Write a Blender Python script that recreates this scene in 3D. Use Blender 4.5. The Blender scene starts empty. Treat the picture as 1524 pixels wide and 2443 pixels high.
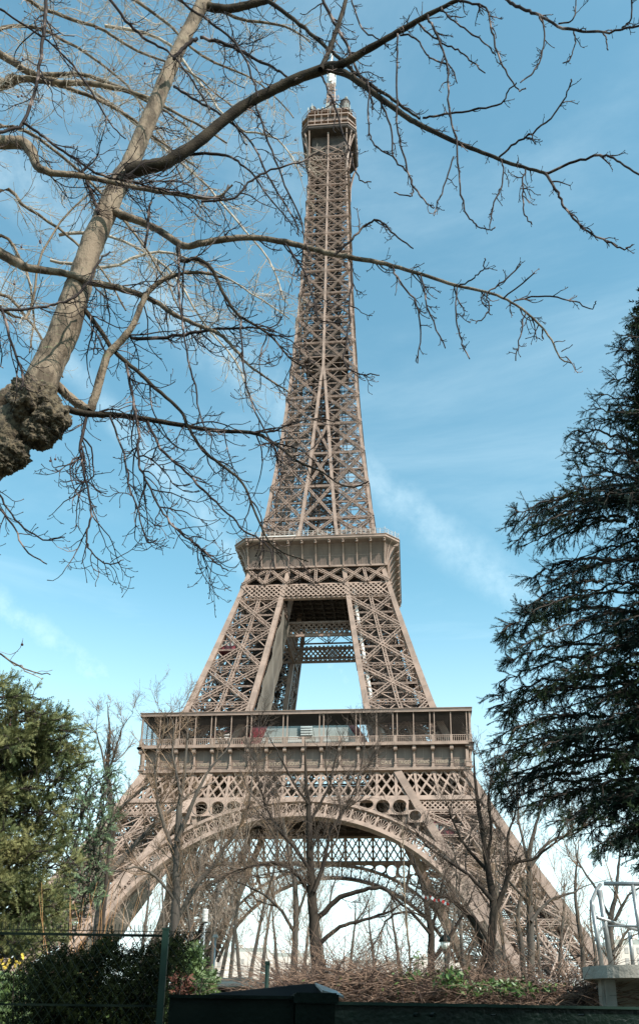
import bpy, math, random
import numpy as np
from mathutils import Vector, Matrix
from mathutils import noise as mnoise
D = bpy.data
scene = bpy.context.scene
COL = scene.collection
PI = math.pi
R = math.radians

# ------------------------------------------------------------------ camera
CAM = np.array([22.2194, -210.7025, 1.6318])
YAW, PITCH, ROLL, FPX = -0.088694, 0.335458, 0.0111323, 2098.48
PX, PY = 762 + 35.835, 1221.5 + 494.312           # principal point, photo pixels
def basis():
    f = np.array([math.sin(YAW)*math.cos(PITCH), math.cos(YAW)*math.cos(PITCH), math.sin(PITCH)])
    r = np.cross(f, [0, 0, 1.0]); r /= np.linalg.norm(r); u = np.cross(r, f)
    c, s = math.cos(ROLL), math.sin(ROLL)
    return np.array([c*r+s*u, -s*r+c*u, f])
BM = basis()
cd = D.cameras.new("camera"); cam = D.objects.new("camera", cd); COL.objects.link(cam)
cd.sensor_fit = 'HORIZONTAL'; cd.sensor_width = 36; cd.lens = FPX/1524*36
cd.shift_x = -35.835/1524; cd.shift_y = 494.312/1524
cd.clip_start = .1; cd.clip_end = 20000
m = Matrix.Identity(4)
for i in range(3):
    m[i][0] = BM[0][i]; m[i][1] = BM[1][i]; m[i][2] = -BM[2][i]; m[i][3] = CAM[i]
cam.matrix_world = m
scene.camera = cam
scene.render.resolution_x = 638; scene.render.resolution_y = 1024

# ------------------------------------------------------------------ world, sun, exposure
SUN_EL, SUN_AZ = R(43), R(50)       # azimuth: from behind the camera (-y) towards +x
w_ = D.worlds.new("World"); scene.world = w_; w_.use_nodes = True
nt = w_.node_tree; nt.nodes.clear()
def N(nt, t, **k):
    n = nt.nodes.new(t)
    for a, b in k.items(): setattr(n, a, b)
    return n
sdir = Vector((math.sin(SUN_AZ)*math.cos(SUN_EL), -math.cos(SUN_AZ)*math.cos(SUN_EL), math.sin(SUN_EL)))
sky = N(nt, 'ShaderNodeTexSky', sky_type='NISHITA', sun_disc=False)
sky.sun_elevation = SUN_EL; sky.sun_rotation = math.atan2(sdir.x, sdir.y)
sky.altitude = 50; sky.air_density = 1.1; sky.dust_density = 0.8; sky.ozone_density = 1.0
bg = N(nt, 'ShaderNodeBackground'); bg.inputs[1].default_value = 0.15
out = N(nt, 'ShaderNodeOutputWorld')
# thin cirrus and a whitish horizon veil, laid out by direction in the sky
tc = N(nt, 'ShaderNodeTexCoord')
def math_(nt, op, a, b=None, clamp=False):
    n = N(nt, 'ShaderNodeMath', operation=op, use_clamp=clamp)
    for i, v in enumerate((a, b)):
        if v is None: continue
        if isinstance(v, (int, float)): n.inputs[i].default_value = v
        else: nt.links.new(v, n.inputs[i])
    return n.outputs[0]
def mrange(nt, v, a, b, c, d, interp='SMOOTHSTEP'):
    n = N(nt, 'ShaderNodeMapRange', interpolation_type=interp)
    nt.links.new(v, n.inputs[0])
    for i, x in enumerate((a, b, c, d)): n.inputs[1+i].default_value = x
    return n.outputs[0]
sep = N(nt, 'ShaderNodeSeparateXYZ'); nt.links.new(tc.outputs['Generated'], sep.inputs[0])
mp = N(nt, 'ShaderNodeMapping'); mp.inputs['Rotation'].default_value = (0.2, 0.5, 0.35)
mp.inputs['Scale'].default_value = (1.2, 2.0, 5.0)
nt.links.new(tc.outputs['Generated'], mp.inputs[0])
nz = N(nt, 'ShaderNodeTexNoise'); nz.inputs['Scale'].default_value = 1.6; nz.inputs['Detail'].default_value = 9
nz.inputs['Roughness'].default_value = .62; nz.inputs['Distortion'].default_value = .5
nt.links.new(mp.outputs[0], nz.inputs['Vector'])
cl = mrange(nt, nz.outputs[0], .42, .95, .0, .24)
# long contrail-like veils: planes through the sky dome, each a band around a great circle
def band(nrm, off, wid, amt):
    dp = N(nt, 'ShaderNodeVectorMath', operation='DOT_PRODUCT')
    nt.links.new(tc.outputs['Generated'], dp.inputs[0]); dp.inputs[1].default_value = nrm
    d = math_(nt, 'ABSOLUTE', math_(nt, 'ADD', dp.outputs['Value'], off))
    b = mrange(nt, d, 0, wid, amt, 0)
    n2 = N(nt, 'ShaderNodeTexNoise'); n2.inputs['Scale'].default_value = 26; n2.inputs['Detail'].default_value = 8
    n2.inputs['Roughness'].default_value = .65
    nt.links.new(tc.outputs['Generated'], n2.inputs['Vector'])
    return math_(nt, 'MULTIPLY', b, mrange(nt, n2.outputs[0], .28, .78, 0.25, 1.3))
def raydir(x, y):
    d = BM.T @ np.array([(x-PX)/FPX, -(y-PY)/FPX, 1.0]); return d/np.linalg.norm(d)
bands = []
for (a, b, wid, amt) in [((0, 1440), (330, 1680), .032, .24), ((880, 1130), (1290, 1470), .042, .20), ((330, 1060), (560, 1320), .022, .2)]:
    n = np.cross(raydir(*a), raydir(*b)); n /= np.linalg.norm(n)
    bands.append(band(tuple(n), 0.0, wid, amt))
tot = cl
for b in bands: tot = math_(nt, 'MAXIMUM', tot, b)
low = mrange(nt, sep.outputs[2], -.02, .50, .93, .0)
tot = math_(nt, 'MAXIMUM', tot, low, True)
mx = N(nt, 'ShaderNodeMix', data_type='RGBA')
nt.links.new(tot, mx.inputs[0]); tint = N(nt, 'ShaderNodeMix', data_type='RGBA', blend_type='MULTIPLY'); tint.inputs[0].default_value = 1; tint.inputs[7].default_value = (.82, 1.21, 1.02, 1)
nt.links.new(sky.outputs[0], tint.inputs[6]); nt.links.new(tint.outputs[2], mx.inputs[6]); mx.inputs[7].default_value = (5.6, 6.6, 6.8, 1)
nt.links.new(mx.outputs[2], bg.inputs[0]); nt.links.new(bg.outputs[0], out.inputs[0])
sl = D.lights.new("sun", 'SUN'); sl.energy = 4.8; sl.angle = R(.5); sl.color = (1, .94, .85)
so = D.objects.new("sun", sl); COL.objects.link(so)
so.rotation_euler = sdir.to_track_quat('Z', 'Y').to_euler(); so.location = (60, -260, 80)
vs = scene.view_settings; vs.view_transform = 'Standard'; vs.look = 'None'; vs.gamma = 1; vs.exposure = 0.75

# ------------------------------------------------------------------ helpers
def at(x, y, dist):
    """photo pixel + distance along the ground-parallel view -> point in the world"""
    d = raydir(x, y); h = math.hypot(d[0], d[1])
    return Vector(CAM + d*(dist/h))
def atY(x, y, Y):
    d = raydir(x, y); return Vector(CAM + d*((Y-CAM[1])/d[1]))
def tag(o, label=None, cat=None, group=None, kind=None):
    if label: o['label'] = label
    if cat: o['category'] = cat
    if group: o['group'] = group
    if kind: o['kind'] = kind
    return o
def empty(name, loc, label=None, cat=None, group=None):
    o = D.objects.new(name, None); COL.objects.link(o); o.location = loc; o.empty_display_size = .3
    return tag(o, label, cat, group)
class MB:
    def __init__(s): s.v = []; s.f = []; s.n = 0
    def add(s, vs, fs):
        b = s.n; s.v.extend(vs); s.n += len(vs)
        s.f.extend([tuple(i+b for i in f) for f in fs])
    def box(s, x0, y0, z0, x1, y1, z1):
        s.add([(x0,y0,z0),(x1,y0,z0),(x1,y1,z0),(x0,y1,z0),(x0,y0,z1),(x1,y0,z1),(x1,y1,z1),(x0,y1,z1)],
              [(0,3,2,1),(4,5,6,7),(0,1,5,4),(1,2,6,5),(2,3,7,6),(3,0,4,7)])
    def beam(s, p, q, a, b, up=(0,0,1), caps=True):
        """bar from p to q, a wide (across up), b thick (along up)"""
        p = Vector(p); q = Vector(q); d = q-p
        if d.length < 1e-6: return
        d.normalize(); up = Vector(up); sd = d.cross(up)
        if sd.length < 1e-4: sd = d.cross(Vector((1,.3,0)))
        sd.normalize(); u = sd.cross(d); sd = sd*(a/2); u = u*(b/2)
        s.add([tuple(p-sd-u),tuple(p+sd-u),tuple(p+sd+u),tuple(p-sd+u),tuple(q-sd-u),tuple(q+sd-u),tuple(q+sd+u),tuple(q-sd+u)],
              [(0,1,5,4),(1,2,6,5),(2,3,7,6),(3,0,4,7)] + ([(3,2,1,0),(4,5,6,7)] if caps else []))
    def lattice(s, p, q, wid, nrm, chord=.16, lace=.09, th=.14, n=None, dbl=False):
        """flat laced girder in the plane whose normal is nrm"""
        p = Vector(p); q = Vector(q); d = q-p; L = d.length
        if L < .01: return
        d.normalize(); nrm = Vector(nrm); sd = d.cross(nrm).normalized()*(wid/2-chord/2)
        s.beam(p-sd, q-sd, chord, th, nrm, False); s.beam(p+sd, q+sd, chord, th, nrm, False)
        n = n or max(2, int(L/(wid*.9)))
        for i in range(n):
            a = p+d*(L*i/n); b = p+d*(L*(i+1)/n); sg = 1 if i % 2 else -1
            s.beam(a+sd*sg, b-sd*sg, lace, th*.6, nrm, False)
            if dbl: s.beam(a-sd*sg, b+sd*sg, lace, th*.5, nrm, False)
    def girder(s, p, q, wid, nrm, depth, **k):
        """two laced planes a depth apart, joined by cross laces: a box girder"""
        o = Vector(nrm).normalized()*depth/2
        s.lattice(Vector(p)-o, Vector(q)-o, wid, nrm, **k); s.lattice(Vector(p)+o, Vector(q)+o, wid, nrm, **k)
        d = (Vector(q)-Vector(p)); L = d.length; sd = d.normalized().cross(Vector(nrm)).normalized()*(wid/2-.06)
        n = max(2, int(L/(wid*1.3)))
        for i in range(n):
            a = Vector(p)+d*(i/n); b = Vector(p)+d*((i+1)/n); sg = 1 if i % 2 else -1
            for e in (-1, 1): s.beam(a+o*sg+sd*e, b-o*sg+sd*e, .07, .07, nrm, False)
    def tube(s, pts, rad, seg=6, cap=True):
        pts = [Vector(p) for p in pts]; base = s.n; prev = None; vs = []
        for i, p in enumerate(pts):
            d = (pts[min(i+1, len(pts)-1)]-pts[max(i-1, 0)])
            if d.length < 1e-9: d = Vector((0,0,1))
            d.normalize()
            if prev is None:
                a = d.cross(Vector((0,0,1)) if abs(d.z) < .9 else Vector((1,0,0))).normalized()
            else:
                a = prev-d*prev.dot(d)
                a = a.normalized() if a.length > 1e-6 else d.orthogonal().normalized()
            prev = a; b = d.cross(a); r = rad[i] if hasattr(rad, '__len__') else rad
            for k in range(seg):
                t = 2*PI*k/seg; vs.append(tuple(p+a*(math.cos(t)*r)+b*(math.sin(t)*r)))
        fs = [(i*seg+k, i*seg+(k+1) % seg, (i+1)*seg+(k+1) % seg, (i+1)*seg+k) for i in range(len(pts)-1) for k in range(seg)]
        if cap:
            fs.append(tuple(range(seg))[::-1]); fs.append(tuple((len(pts)-1)*seg+k for k in range(seg)))
        s.add(vs, fs)
    def lathe(s, c, prof, seg=16):
        """prof: list of (radius, z) round a vertical axis through c"""
        vs = [(c[0]+r*math.cos(2*PI*k/seg), c[1]+r*math.sin(2*PI*k/seg), c[2]+z) for r, z in prof for k in range(seg)]
        fs = [(i*seg+k, i*seg+(k+1) % seg, (i+1)*seg+(k+1) % seg, (i+1)*seg+k) for i in range(len(prof)-1) for k in range(seg)]
        fs.append(tuple(range(seg))[::-1]); fs.append(tuple((len(prof)-1)*seg+k for k in range(seg)))
        s.add(vs, fs)
    def build(s, name, mat, parent=None, smooth=False, loc=None):
        me = D.meshes.new(name); 
        o3 = Vector(loc) if loc is not None else None
        vv = s.v if o3 is None else [(a[0]-o3.x, a[1]-o3.y, a[2]-o3.z) for a in s.v]
        me.from_pydata(vv, [], s.f); me.materials.append(mat)
        if smooth: me.polygons.foreach_set('use_smooth', [True]*len(me.polygons))
        me.update()
        o = D.objects.new(name, me); COL.objects.link(o)
        if o3 is not None: o.location = o3
        if parent: o.parent = parent
        return o
def mat(name, col, rough=.6, col2=None, scale=1.0, metal=0, bump=0, bscale=20, stretch=(1,1,1), lo=.35, hi=.65, spec=.5, detail=5):
    m = D.materials.new(name); m.use_nodes = True; nt = m.node_tree; b = nt.nodes['Principled BSDF']
    b.inputs['Roughness'].default_value = rough; b.inputs['Metallic'].default_value = metal
    b.inputs['Specular IOR Level'].default_value = spec
    b.inputs['Base Color'].default_value = (*col, 1)
    tc = N(nt, 'ShaderNodeTexCoord'); mp = N(nt, 'ShaderNodeMapping'); mp.inputs['Scale'].default_value = stretch
    nt.links.new(tc.outputs['Object'], mp.inputs[0])
    if col2:
        n = N(nt, 'ShaderNodeTexNoise'); n.inputs['Scale'].default_value = scale; n.inputs['Detail'].default_value = detail
        nt.links.new(mp.outputs[0], n.inputs['Vector'])
        mx = N(nt, 'ShaderNodeMix', data_type='RGBA'); mx.inputs[6].default_value = (*col, 1); mx.inputs[7].default_value = (*col2, 1)
        nt.links.new(mrange(nt, n.outputs[0], lo, hi, 0, 1), mx.inputs[0]); nt.links.new(mx.outputs[2], b.inputs['Base Color'])
    if bump:
        n = N(nt, 'ShaderNodeTexNoise'); n.inputs['Scale'].default_value = bscale; n.inputs['Detail'].default_value = 6
        nt.links.new(mp.outputs[0], n.inputs['Vector'])
        bu = N(nt, 'ShaderNodeBump'); bu.inputs['Strength'].default_value = bump; bu.inputs['Distance'].default_value = .03
        nt.links.new(n.outputs[0], bu.inputs['Height']); nt.links.new(bu.outputs[0], b.inputs['Normal'])
    return m
M = {}
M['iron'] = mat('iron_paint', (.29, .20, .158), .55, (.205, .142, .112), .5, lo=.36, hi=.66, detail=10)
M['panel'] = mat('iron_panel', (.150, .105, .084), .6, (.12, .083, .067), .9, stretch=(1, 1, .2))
M['dark'] = mat('dark_iron_and_shade', (.065, .048, .04), .8, (.04, .03, .026), .6)  # dark fittings; elsewhere the tone stands in for shade inside the ironwork
M['white'] = mat('white_paint', (.75, .74, .72), .5, (.6, .58, .55), 1.5)
M['letter'] = mat('letter_paint', (.40, .31, .23), .5)
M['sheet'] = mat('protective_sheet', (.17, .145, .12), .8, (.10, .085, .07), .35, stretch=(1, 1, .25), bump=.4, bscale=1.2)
M['rail'] = mat('rail_paint', (.40, .35, .31), .5, (.30, .26, .23), 1)
M['red'] = mat('red_panel', (.15, .028, .038), .35, (.19, .04, .05), .3)
M['glass'] = mat('glass_panel', (.23, .26, .255), .35, (.34, .37, .36), .12, stretch=(1, 1, .6), lo=.4, hi=.6)
M['grey'] = mat('grey_cladding', (.28, .295, .27), .4, (.34, .355, .33), .4)
M['pale_panel'] = mat('pale_cladding', (.38, .42, .42), .35, (.44, .48, .48), .3)
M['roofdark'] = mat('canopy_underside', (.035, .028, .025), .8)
# ------------------------------------------------------------------ the iron tower
WZ = [0,15.5,23.3,32.9,41.7,50.3,57.6,67.5,80.5,94.9,110,119.7,135.4,150,173.5,190.9,205.5,219.5,236.5,255,276]
WV = [61.3,53,49,43.7,39.3,35.3,32.1,28.4,24.7,20.8,16.9,14.75,13,11.35,9.48,8.5,7.75,7.15,6.7,6.2,5.6]
IZ = [0,16.9,27.2,40.9,51.9,57.6,67,80,99.5,110,124,141.7,157.6,174,179]
IV = [45,36.5,31.6,24.4,19,16.4,12.75,10.7,7.9,6.4,4.4,2.95,1.8,.55,.2]
def W(z): return float(np.interp(z, WZ, WV))
def I(z): return float(np.interp(z, IZ, IV))
tower = empty('iron_lattice_tower', (0,0,0), 'tall brown iron lattice tower on four splayed legs with three platforms and a mast', 'tower')
T = tower
LOW = [0, 5, 12, 19, 25.2, 31.5, 41.7, 42.3, 44.6, 45.3, 52, 57.6]
LOWP = [(0, 5), (5, 19), (19, 31.5), (31.5, 41.7)]
MIDP = [(58.5, 69.7), (69.7, 79.7), (79.7, 90.6), (90.6, 100)]
UPN = [117, 125.5, 136.05, 147.2, 157.4, 167, 176.9, 187, 196.65, 206.2, 215.2, 222.7, 230.4, 237.3, 244.3, 251, 257, 262]
def colsize(z): return float(np.interp(z, [0, 57, 110, 120, 180, 276], [1.75, 1.5, 1.05, .85, .75, .5]))
def leg_pts(sx, sy, z):
    h = colsize(z)/2; w, i = W(z)-h, I(z)+h*.8
    return [(sx*w, sy*w, z), (sx*i, sy*w, z), (sx*i, sy*i, z), (sx*w, sy*i, z)]
def leg_face_nrm(sx, sy, k):
    return [(0, sy, .35), (sx, 0, .35), (0, sy, .35), (sx, 0, .35)][k]
def column(mb, fn, z0, z1, step=6):
    n = max(1, int((z1-z0)/step)); zs = [z0+(z1-z0)*i/n for i in range(n+1)]
    for a, b in zip(zs[:-1], zs[1:]):
        s = colsize((a+b)/2); mb.beam(fn(a), fn(b), s, s*.9, (0, 1, 0))
        # plate seams and rivet strips along the edges, proud of the faces
        mb.beam(Vector(fn(a))+Vector((0,0,0)), Vector(fn(a)).lerp(Vector(fn(b)), .06), s*1.05, s*.96, (0, 1, 0))
def panel(mb, a0, b0, a1, b1, nrm, g, mid=True, deep=.7, top=True, gus=1.0, ch=.2):
    """X-braced panel: a0,b0 bottom corners, a1,b1 top corners"""
    a0, b0, a1, b1 = map(Vector, (a0, b0, a1, b1))
    mb.girder(a0, b1, g, nrm, deep, chord=g*ch, lace=g*.11, th=.16)
    mb.girder(b0, a1, g, nrm, deep, chord=g*ch, lace=g*.11, th=.16)
    c = (a0+b0+a1+b1)/4
    pl = g*.9*gus
    mb.beam(c-Vector((0,0,pl*.7)), c+Vector((0,0,pl*.7)), pl*1.2, .1, nrm)
    if mid: mb.girder((a0+b0)/2, (a1+b1)/2, g*.85, nrm, deep*.8, chord=g*.22, lace=g*.12, th=.14)
    if top:
        mb.girder(a1, b1, g*.9, nrm, deep, chord=.12, lace=g*.11, th=.14)
    # thin secondary members between the main crosses
    ml, mr, mb0, mt = (a0+a1)/2, (b0+b1)/2, (a0+b0)/2, (a1+b1)/2
    tw_ = g*.22
    mb.lattice(ml, mr, g*.5, nrm, chord=tw_*.6, lace=.06, th=.1, n=10)
    for (p, q) in ((ml, mb0), (ml, mt), (mr, mb0), (mr, mt)): mb.beam(p, q, tw_, tw_*.7, nrm, False)
    for t_ in (.25, .75): mb.beam(a0.lerp(a1, t_), b0.lerp(b1, t_), tw_*.8, tw_*.5, nrm, False)
    # gussets
    for p, q in ((a0, b0), (b0, a0), (a1, b1), (b1, a1)):
        d = (q-p).normalized(); mb.beam(p, p+d*g*1.9*gus, g*1.7*gus, .12, nrm)
def gz(z): return float(np.interp(z, [0, 60, 110, 125, 200, 276], [1.25, 1.05, .85, .75, .55, .42]))
for sx in (1, -1):
    for sy in (-1, 1):
        m1 = MB(); m2 = MB(); m3 = MB()
        for (z0, z1) in LOWP+MIDP:
            A, B = leg_pts(sx, sy, z0), leg_pts(sx, sy, z1)
            for k in range(4):
                j = (k+1) % 4
                panel(m2, A[k], A[j], B[k], B[j], leg_face_nrm(sx, sy, k), gz(z0), deep=.9)
            # inner diaphragm and stair flights
            C = [Vector(p) for p in B]
            m2.lattice(C[0], C[2], .7, (0,0,1), n=14); m2.lattice(C[1], C[3], .7, (0,0,1), n=14)
            cA = sum((Vector(p) for p in A), Vector())/4; cB = sum((Vector(p) for p in B), Vector())/4
            for t in range(6):
                a = cA.lerp(cB, t/6); b = cA.lerp(cB, (t+1)/6); sg = 1 if t % 2 else -1
                m3.lattice(a+Vector((2.6*sg, 2.0, 0)), b+Vector((-2.6*sg, 2.0, 0)), .9, (0, 1, 0), n=8)
                m3.lattice(a+Vector((2.6*sg, -1, 0)), b+Vector((-2.6*sg, -1, 0)), .5, (0, 1, 0), n=8)
            for (dx, dy) in ((-3, -2), (3, -2), (-3, 3), (3, 3), (0, 0), (1.4, 4.2), (-1.4, -4)):
                m3.lattice(cA+Vector((dx, dy, 0)), cB+Vector((dx, dy, 0)), .6, (.4, 1, 0), chord=.12, lace=.08, n=14)
            hw_ = (W(z1)-I(z1))/2*.62
            for e in range(5):
                a = cA.lerp(cB, e/5); b = cA.lerp(cB, (e+1)/5)
                for (ux, uy, vx, vy) in ((-1,-1,1,-1), (1,-1,1,1), (1,1,-1,1), (-1,1,-1,-1)):
                    p_, q_ = Vector((ux*hw_, uy*hw_, 0)), Vector((vx*hw_, vy*hw_, 0))
                    m3.beam(a+p_, a+q_, .22, .16); m3.beam(a+p_, b+q_, .13, .1); m3.beam(a+q_, b+p_, .13, .1)
            # lift rails under the sloping cars, solid sided
            for (dx, dy) in ((-1.8, .5), (1.8, .5)):
                m3.beam(cA+Vector((dx, dy, 0)), cB+Vector((dx, dy, 0)), .35, .8, (0, 1, 0))
        lg = m2.build('leg', M['iron'], T); m3.build('stairs', M['dark'], lg)  # dark tone puts the leg's inner shade into the colour
        for k in range(4):
            m1 = MB(); column(m1, lambda z, k=k: leg_pts(sx, sy, z)[k], 0, 51.6, 4); m1.build('column', M['iron'], lg)
            m1 = MB(); column(m1, lambda z, k=k: leg_pts(sx, sy, z)[k], 57.3, 109.5, 4)
            m1.build('column', M['iron'], lg)
        # masonry foot
        mm = MB(); x0, x1 = 43, 64
        mm.box(min(sx*x0, sx*x1), min(sy*x0, sy*x1), -.5, max(sx*x0, sx*x1), max(sy*x0, sy*x1), 1.2)
        mm.build('masonry_footing', M['grey'], T)
# rotation of a point by quarter turns, so that each side is built once
def rot(p, k):
    x, y, z = p
    for _ in range(k): x, y = -y, x
    return (x, y, z)
def rmb(mb, k):
    o = MB(); o.v = [rot(v, k) for v in mb.v]; o.f = mb.f; o.n = mb.n; return o
def fp(x, z, off=-.75): return Vector((x, -W(z)-off, z))       # point on the front face plane
NF = (0, -1, .45)
# belts under the first floor
b = MB()
ZT, ZB = 51.7, 45.5
ks = [-34.9+3.878*k for k in range(19)]
xs = [x for x in ks if abs(x) < 33.5]
wt, wb = W(ZT), W(ZB)
def sl(x, z): # spreads the end bays slightly with the leg slope
    return fp(x*(1+max(0, abs(x)-18)/18*(W(z)-wt)/wt), z)
allx = [-wt+.3]+xs+[wt-.3]
for x0, x1 in zip(allx[:-1], allx[1:]):
    for (p, q) in ((sl(x0, ZB), sl(x1, ZT)), (sl(x1, ZB), sl(x0, ZT))):
        b.beam(p, q, .42, .25, NF)
        # saw-tooth stiffeners seen on the edges of the flats
    mid0 = (sl(x0, ZB)+sl(x1, ZB))/2; mid1 = (sl(x0, ZT)+sl(x1, ZT))/2; c0 = (sl(x0, ZB)+sl(x0, ZT))/2; c1 = (sl(x1, ZB)+sl(x1, ZT))/2
    for (p, q) in ((mid0, c0), (mid0, c1), (mid1, c0), (mid1, c1)): b.beam(p, q, .3, .22, NF)
for x in xs: b.beam(sl(x, ZB), sl(x, ZT), .55, .5, NF)
b.beam(fp(-wb, 45), fp(wb, 45), 1.1, .9, NF); b.beam(fp(-wt, 51.8), fp(wt, 51.8), .7, .8, NF)
w2 = W(42); 
for s in (-1, 1):
    xa, xb = I(43.5)+.5, W(43.5)-.3
    n = 7
    for i in range(n):
        p0, p1 = s*(xa+(xb-xa)*i/n), s*(xa+(xb-xa)*(i+1)/n)
        b.beam(fp(p0, 42.3), fp(p1, 44.5), .3, .2, NF); b.beam(fp(p1, 42.3), fp(p0, 44.5), .3, .2, NF)
        pm = (p0+p1)/2
        b.beam(fp(pm, 42.3), fp(p1, 43.4), .22, .2, NF); b.beam(fp(pm, 42.3), fp(p0, 43.4), .22, .2, NF)
        b.beam(fp(pm, 44.5), fp(p1, 43.4), .22, .2, NF); b.beam(fp(pm, 44.5), fp(p0, 43.4), .22, .2, NF)
    b.beam(fp(s*(xa-.5), 42), fp(s*w2, 42), .65, .8, NF)
for k in range(4):
    rmb(b, k).build('belt_truss', M['iron'], T)
# decorated arches: ring with fans between two curved bands
def arch_pt(t, r, off=-.45):
    x = math.sin(t)*r; z = 3.6+math.cos(t)*r*1.0
    return fp(x, z, off)
RI, RO = 37.6, 40.9
TM = R(66)
ar = MB()
n = 64
for r, hh in ((RI, .9), (RO, .7)):
    for i in range(n):
        t0, t1 = -TM+2*TM*i/n, -TM+2*TM*(i+1)/n
        ar.beam(arch_pt(t0, r), arch_pt(t1, r), hh, 1.2, NF, False)
        if r == RI:   # broad soffit under the inner band
            a, c = arch_pt(t0, RI-.45), arch_pt(t1, RI-.45)
            e = Vector((0, 2.6, 0)); ar.add([tuple(a), tuple(c), tuple(c+e), tuple(a+e)], [(0,1,2,3), (3,2,1,0)])
nb = 34
for i in range(nb):
    t0, t1 = -TM+2*TM*i/nb, -TM+2*TM*(i+1)/nb; tm = (t0+t1)/2
    ar.beam(arch_pt(t0, RI), arch_pt(t0, RO), .4, .5, NF, False)
    for q in (-.42, -.22, 0, .22, .42):
        ar.beam(arch_pt(tm, RI+.35), arch_pt(tm+(t1-t0)*q, RO-.45-abs(q)*1.6), .13, .12, NF, False)
    pr = None
    for s in range(9):     # scrolled arc over each fan
        a = -PI/2+PI*s/8; p = arch_pt(tm+(t1-t0)*.40*math.sin(a), RO-1.35+.8*math.cos(a))
        if pr is not None: ar.beam(pr, p, .16, .14, NF, False)
        pr = p
    for sg in (-1, 1):
        pr = None
        for s in range(8):
            a = s*PI/3.5; rr = .12+.045*s
            p = arch_pt(tm+sg*(t1-t0)*.33+rr*math.sin(a)/RI*sg, RI+.85+rr*math.cos(a))
            if pr is not None: ar.beam(pr, p, .1, .1, NF, False)
            pr = p
# spandrels: plates with round openings between the arch and the belt
sp = MB(); sps = []
def ring_hole(cx, cz, r, x0, x1, z0, z1, seg=24, rx=None):
    rx = rx or r
    """flat plate from x0..x1, z0..z1 with a round hole, in the leaning face"""
    pts = []; outer = []
    for k in range(seg):
        a = 2*PI*k/seg; ca, sa = math.cos(a), math.sin(a)
        pts.append(fp(cx+rx*ca, cz+r*sa, .12))
        t = 1e9
        if ca > 1e-6: t = min(t, (x1-cx)/ca)
        if ca < -1e-6: t = min(t, (x0-cx)/ca)
        if sa > 1e-6: t = min(t, (z1-cz)/sa)
        if sa < -1e-6: t = min(t, (z0-cz)/sa)
        outer.append(fp(cx+t*ca, cz+t*sa, .12))
    vs = [tuple(p) for p in pts]+[tuple(p) for p in outer]+[tuple(p+Vector((0, .35, 0))) for p in pts]
    fs = []
    for k in range(seg):
        j = (k+1) % seg
        fs += [(k, j, seg+j, seg+k), (k, 2*seg+k, 2*seg+j, j)]
    sp.add(vs, fs)
    for k in range(seg):
        sp.beam(pts[k], pts[(k+1) % seg], .14, .3, NF, False)
for s in (-1, 1):
    sp = MB(); sps.append(sp)
    for cx, wx in ((6.9, 1.6), (10.2, 1.65), (13.5, 1.65), (16.8, 1.7), (20.2, 1.7), (23.2, 1.4)):
        zt = 44.75 if cx < 22 else 42.2
        zarch = 3.6+math.sqrt(max(1, (RO+.3)**2-cx**2)); h = zt-zarch
        r = min(1.62 if cx < 22 else 1.25, h/2-.04); rx = min(1.5, wx-.15)
        if r < .2: continue
        ring_hole(s*cx, zt-r-.12, r, s*cx-wx, s*cx+wx, zt-2*r-.3, zt, rx=rx if r > .8 else rx*.9)
        if h-2*r > .5:      # radial struts on down to the arch
            for e in (-wx, wx):
                xx = cx+e; za = 3.6+math.sqrt(max(1, RO**2-xx*xx))
                sp.beam(fp(s*xx, zt-.2), fp(s*(xx-.25*(zt-za)*xx/25), za), .45, .3, NF)
for k in range(4):
    a = rmb(ar, k).build('arch', M['iron'], T)
    for s_p in sps: rmb(s_p, k).build('spandrel', M['iron'], a)
# first floor deck with open centre, floor girders beneath
fl = MB()
H0, HI = 35.3, 12.5
for (x0, y0, x1, y1) in ((-H0, -H0, H0, -HI), (-H0, HI, H0, H0), (-H0, -HI, -HI, HI), (HI, -HI, H0, HI)):
    fl.box(x0, y0, 56.9, x1, y1, 57.35)
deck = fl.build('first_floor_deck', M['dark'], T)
fg = MB()
for k in range(-8, 9):
    x = k*4.1
    for (y0, y1) in ((-33.5, -HI), (HI, 33.5)) if abs(x) < HI else ((-33.5, 33.5),):
        fg.lattice((x, y0, 55.2), (x, y1, 55.2), 3.2, (1, 0, 0), chord=.4, lace=.22, th=.3)
        fg.lattice((y0, x+.05, 55.0), (y1, x+.05, 55.0), 3.0, (0, 1, 0), chord=.4, lace=.22, th=.3)
fg.build('floor_girders', M['dark'], deck)  # shade beneath the deck is put into the dark colour
def cove(z):   # the frieze wall: upright below, curving outwards to the cornice
    return 33.95
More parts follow.
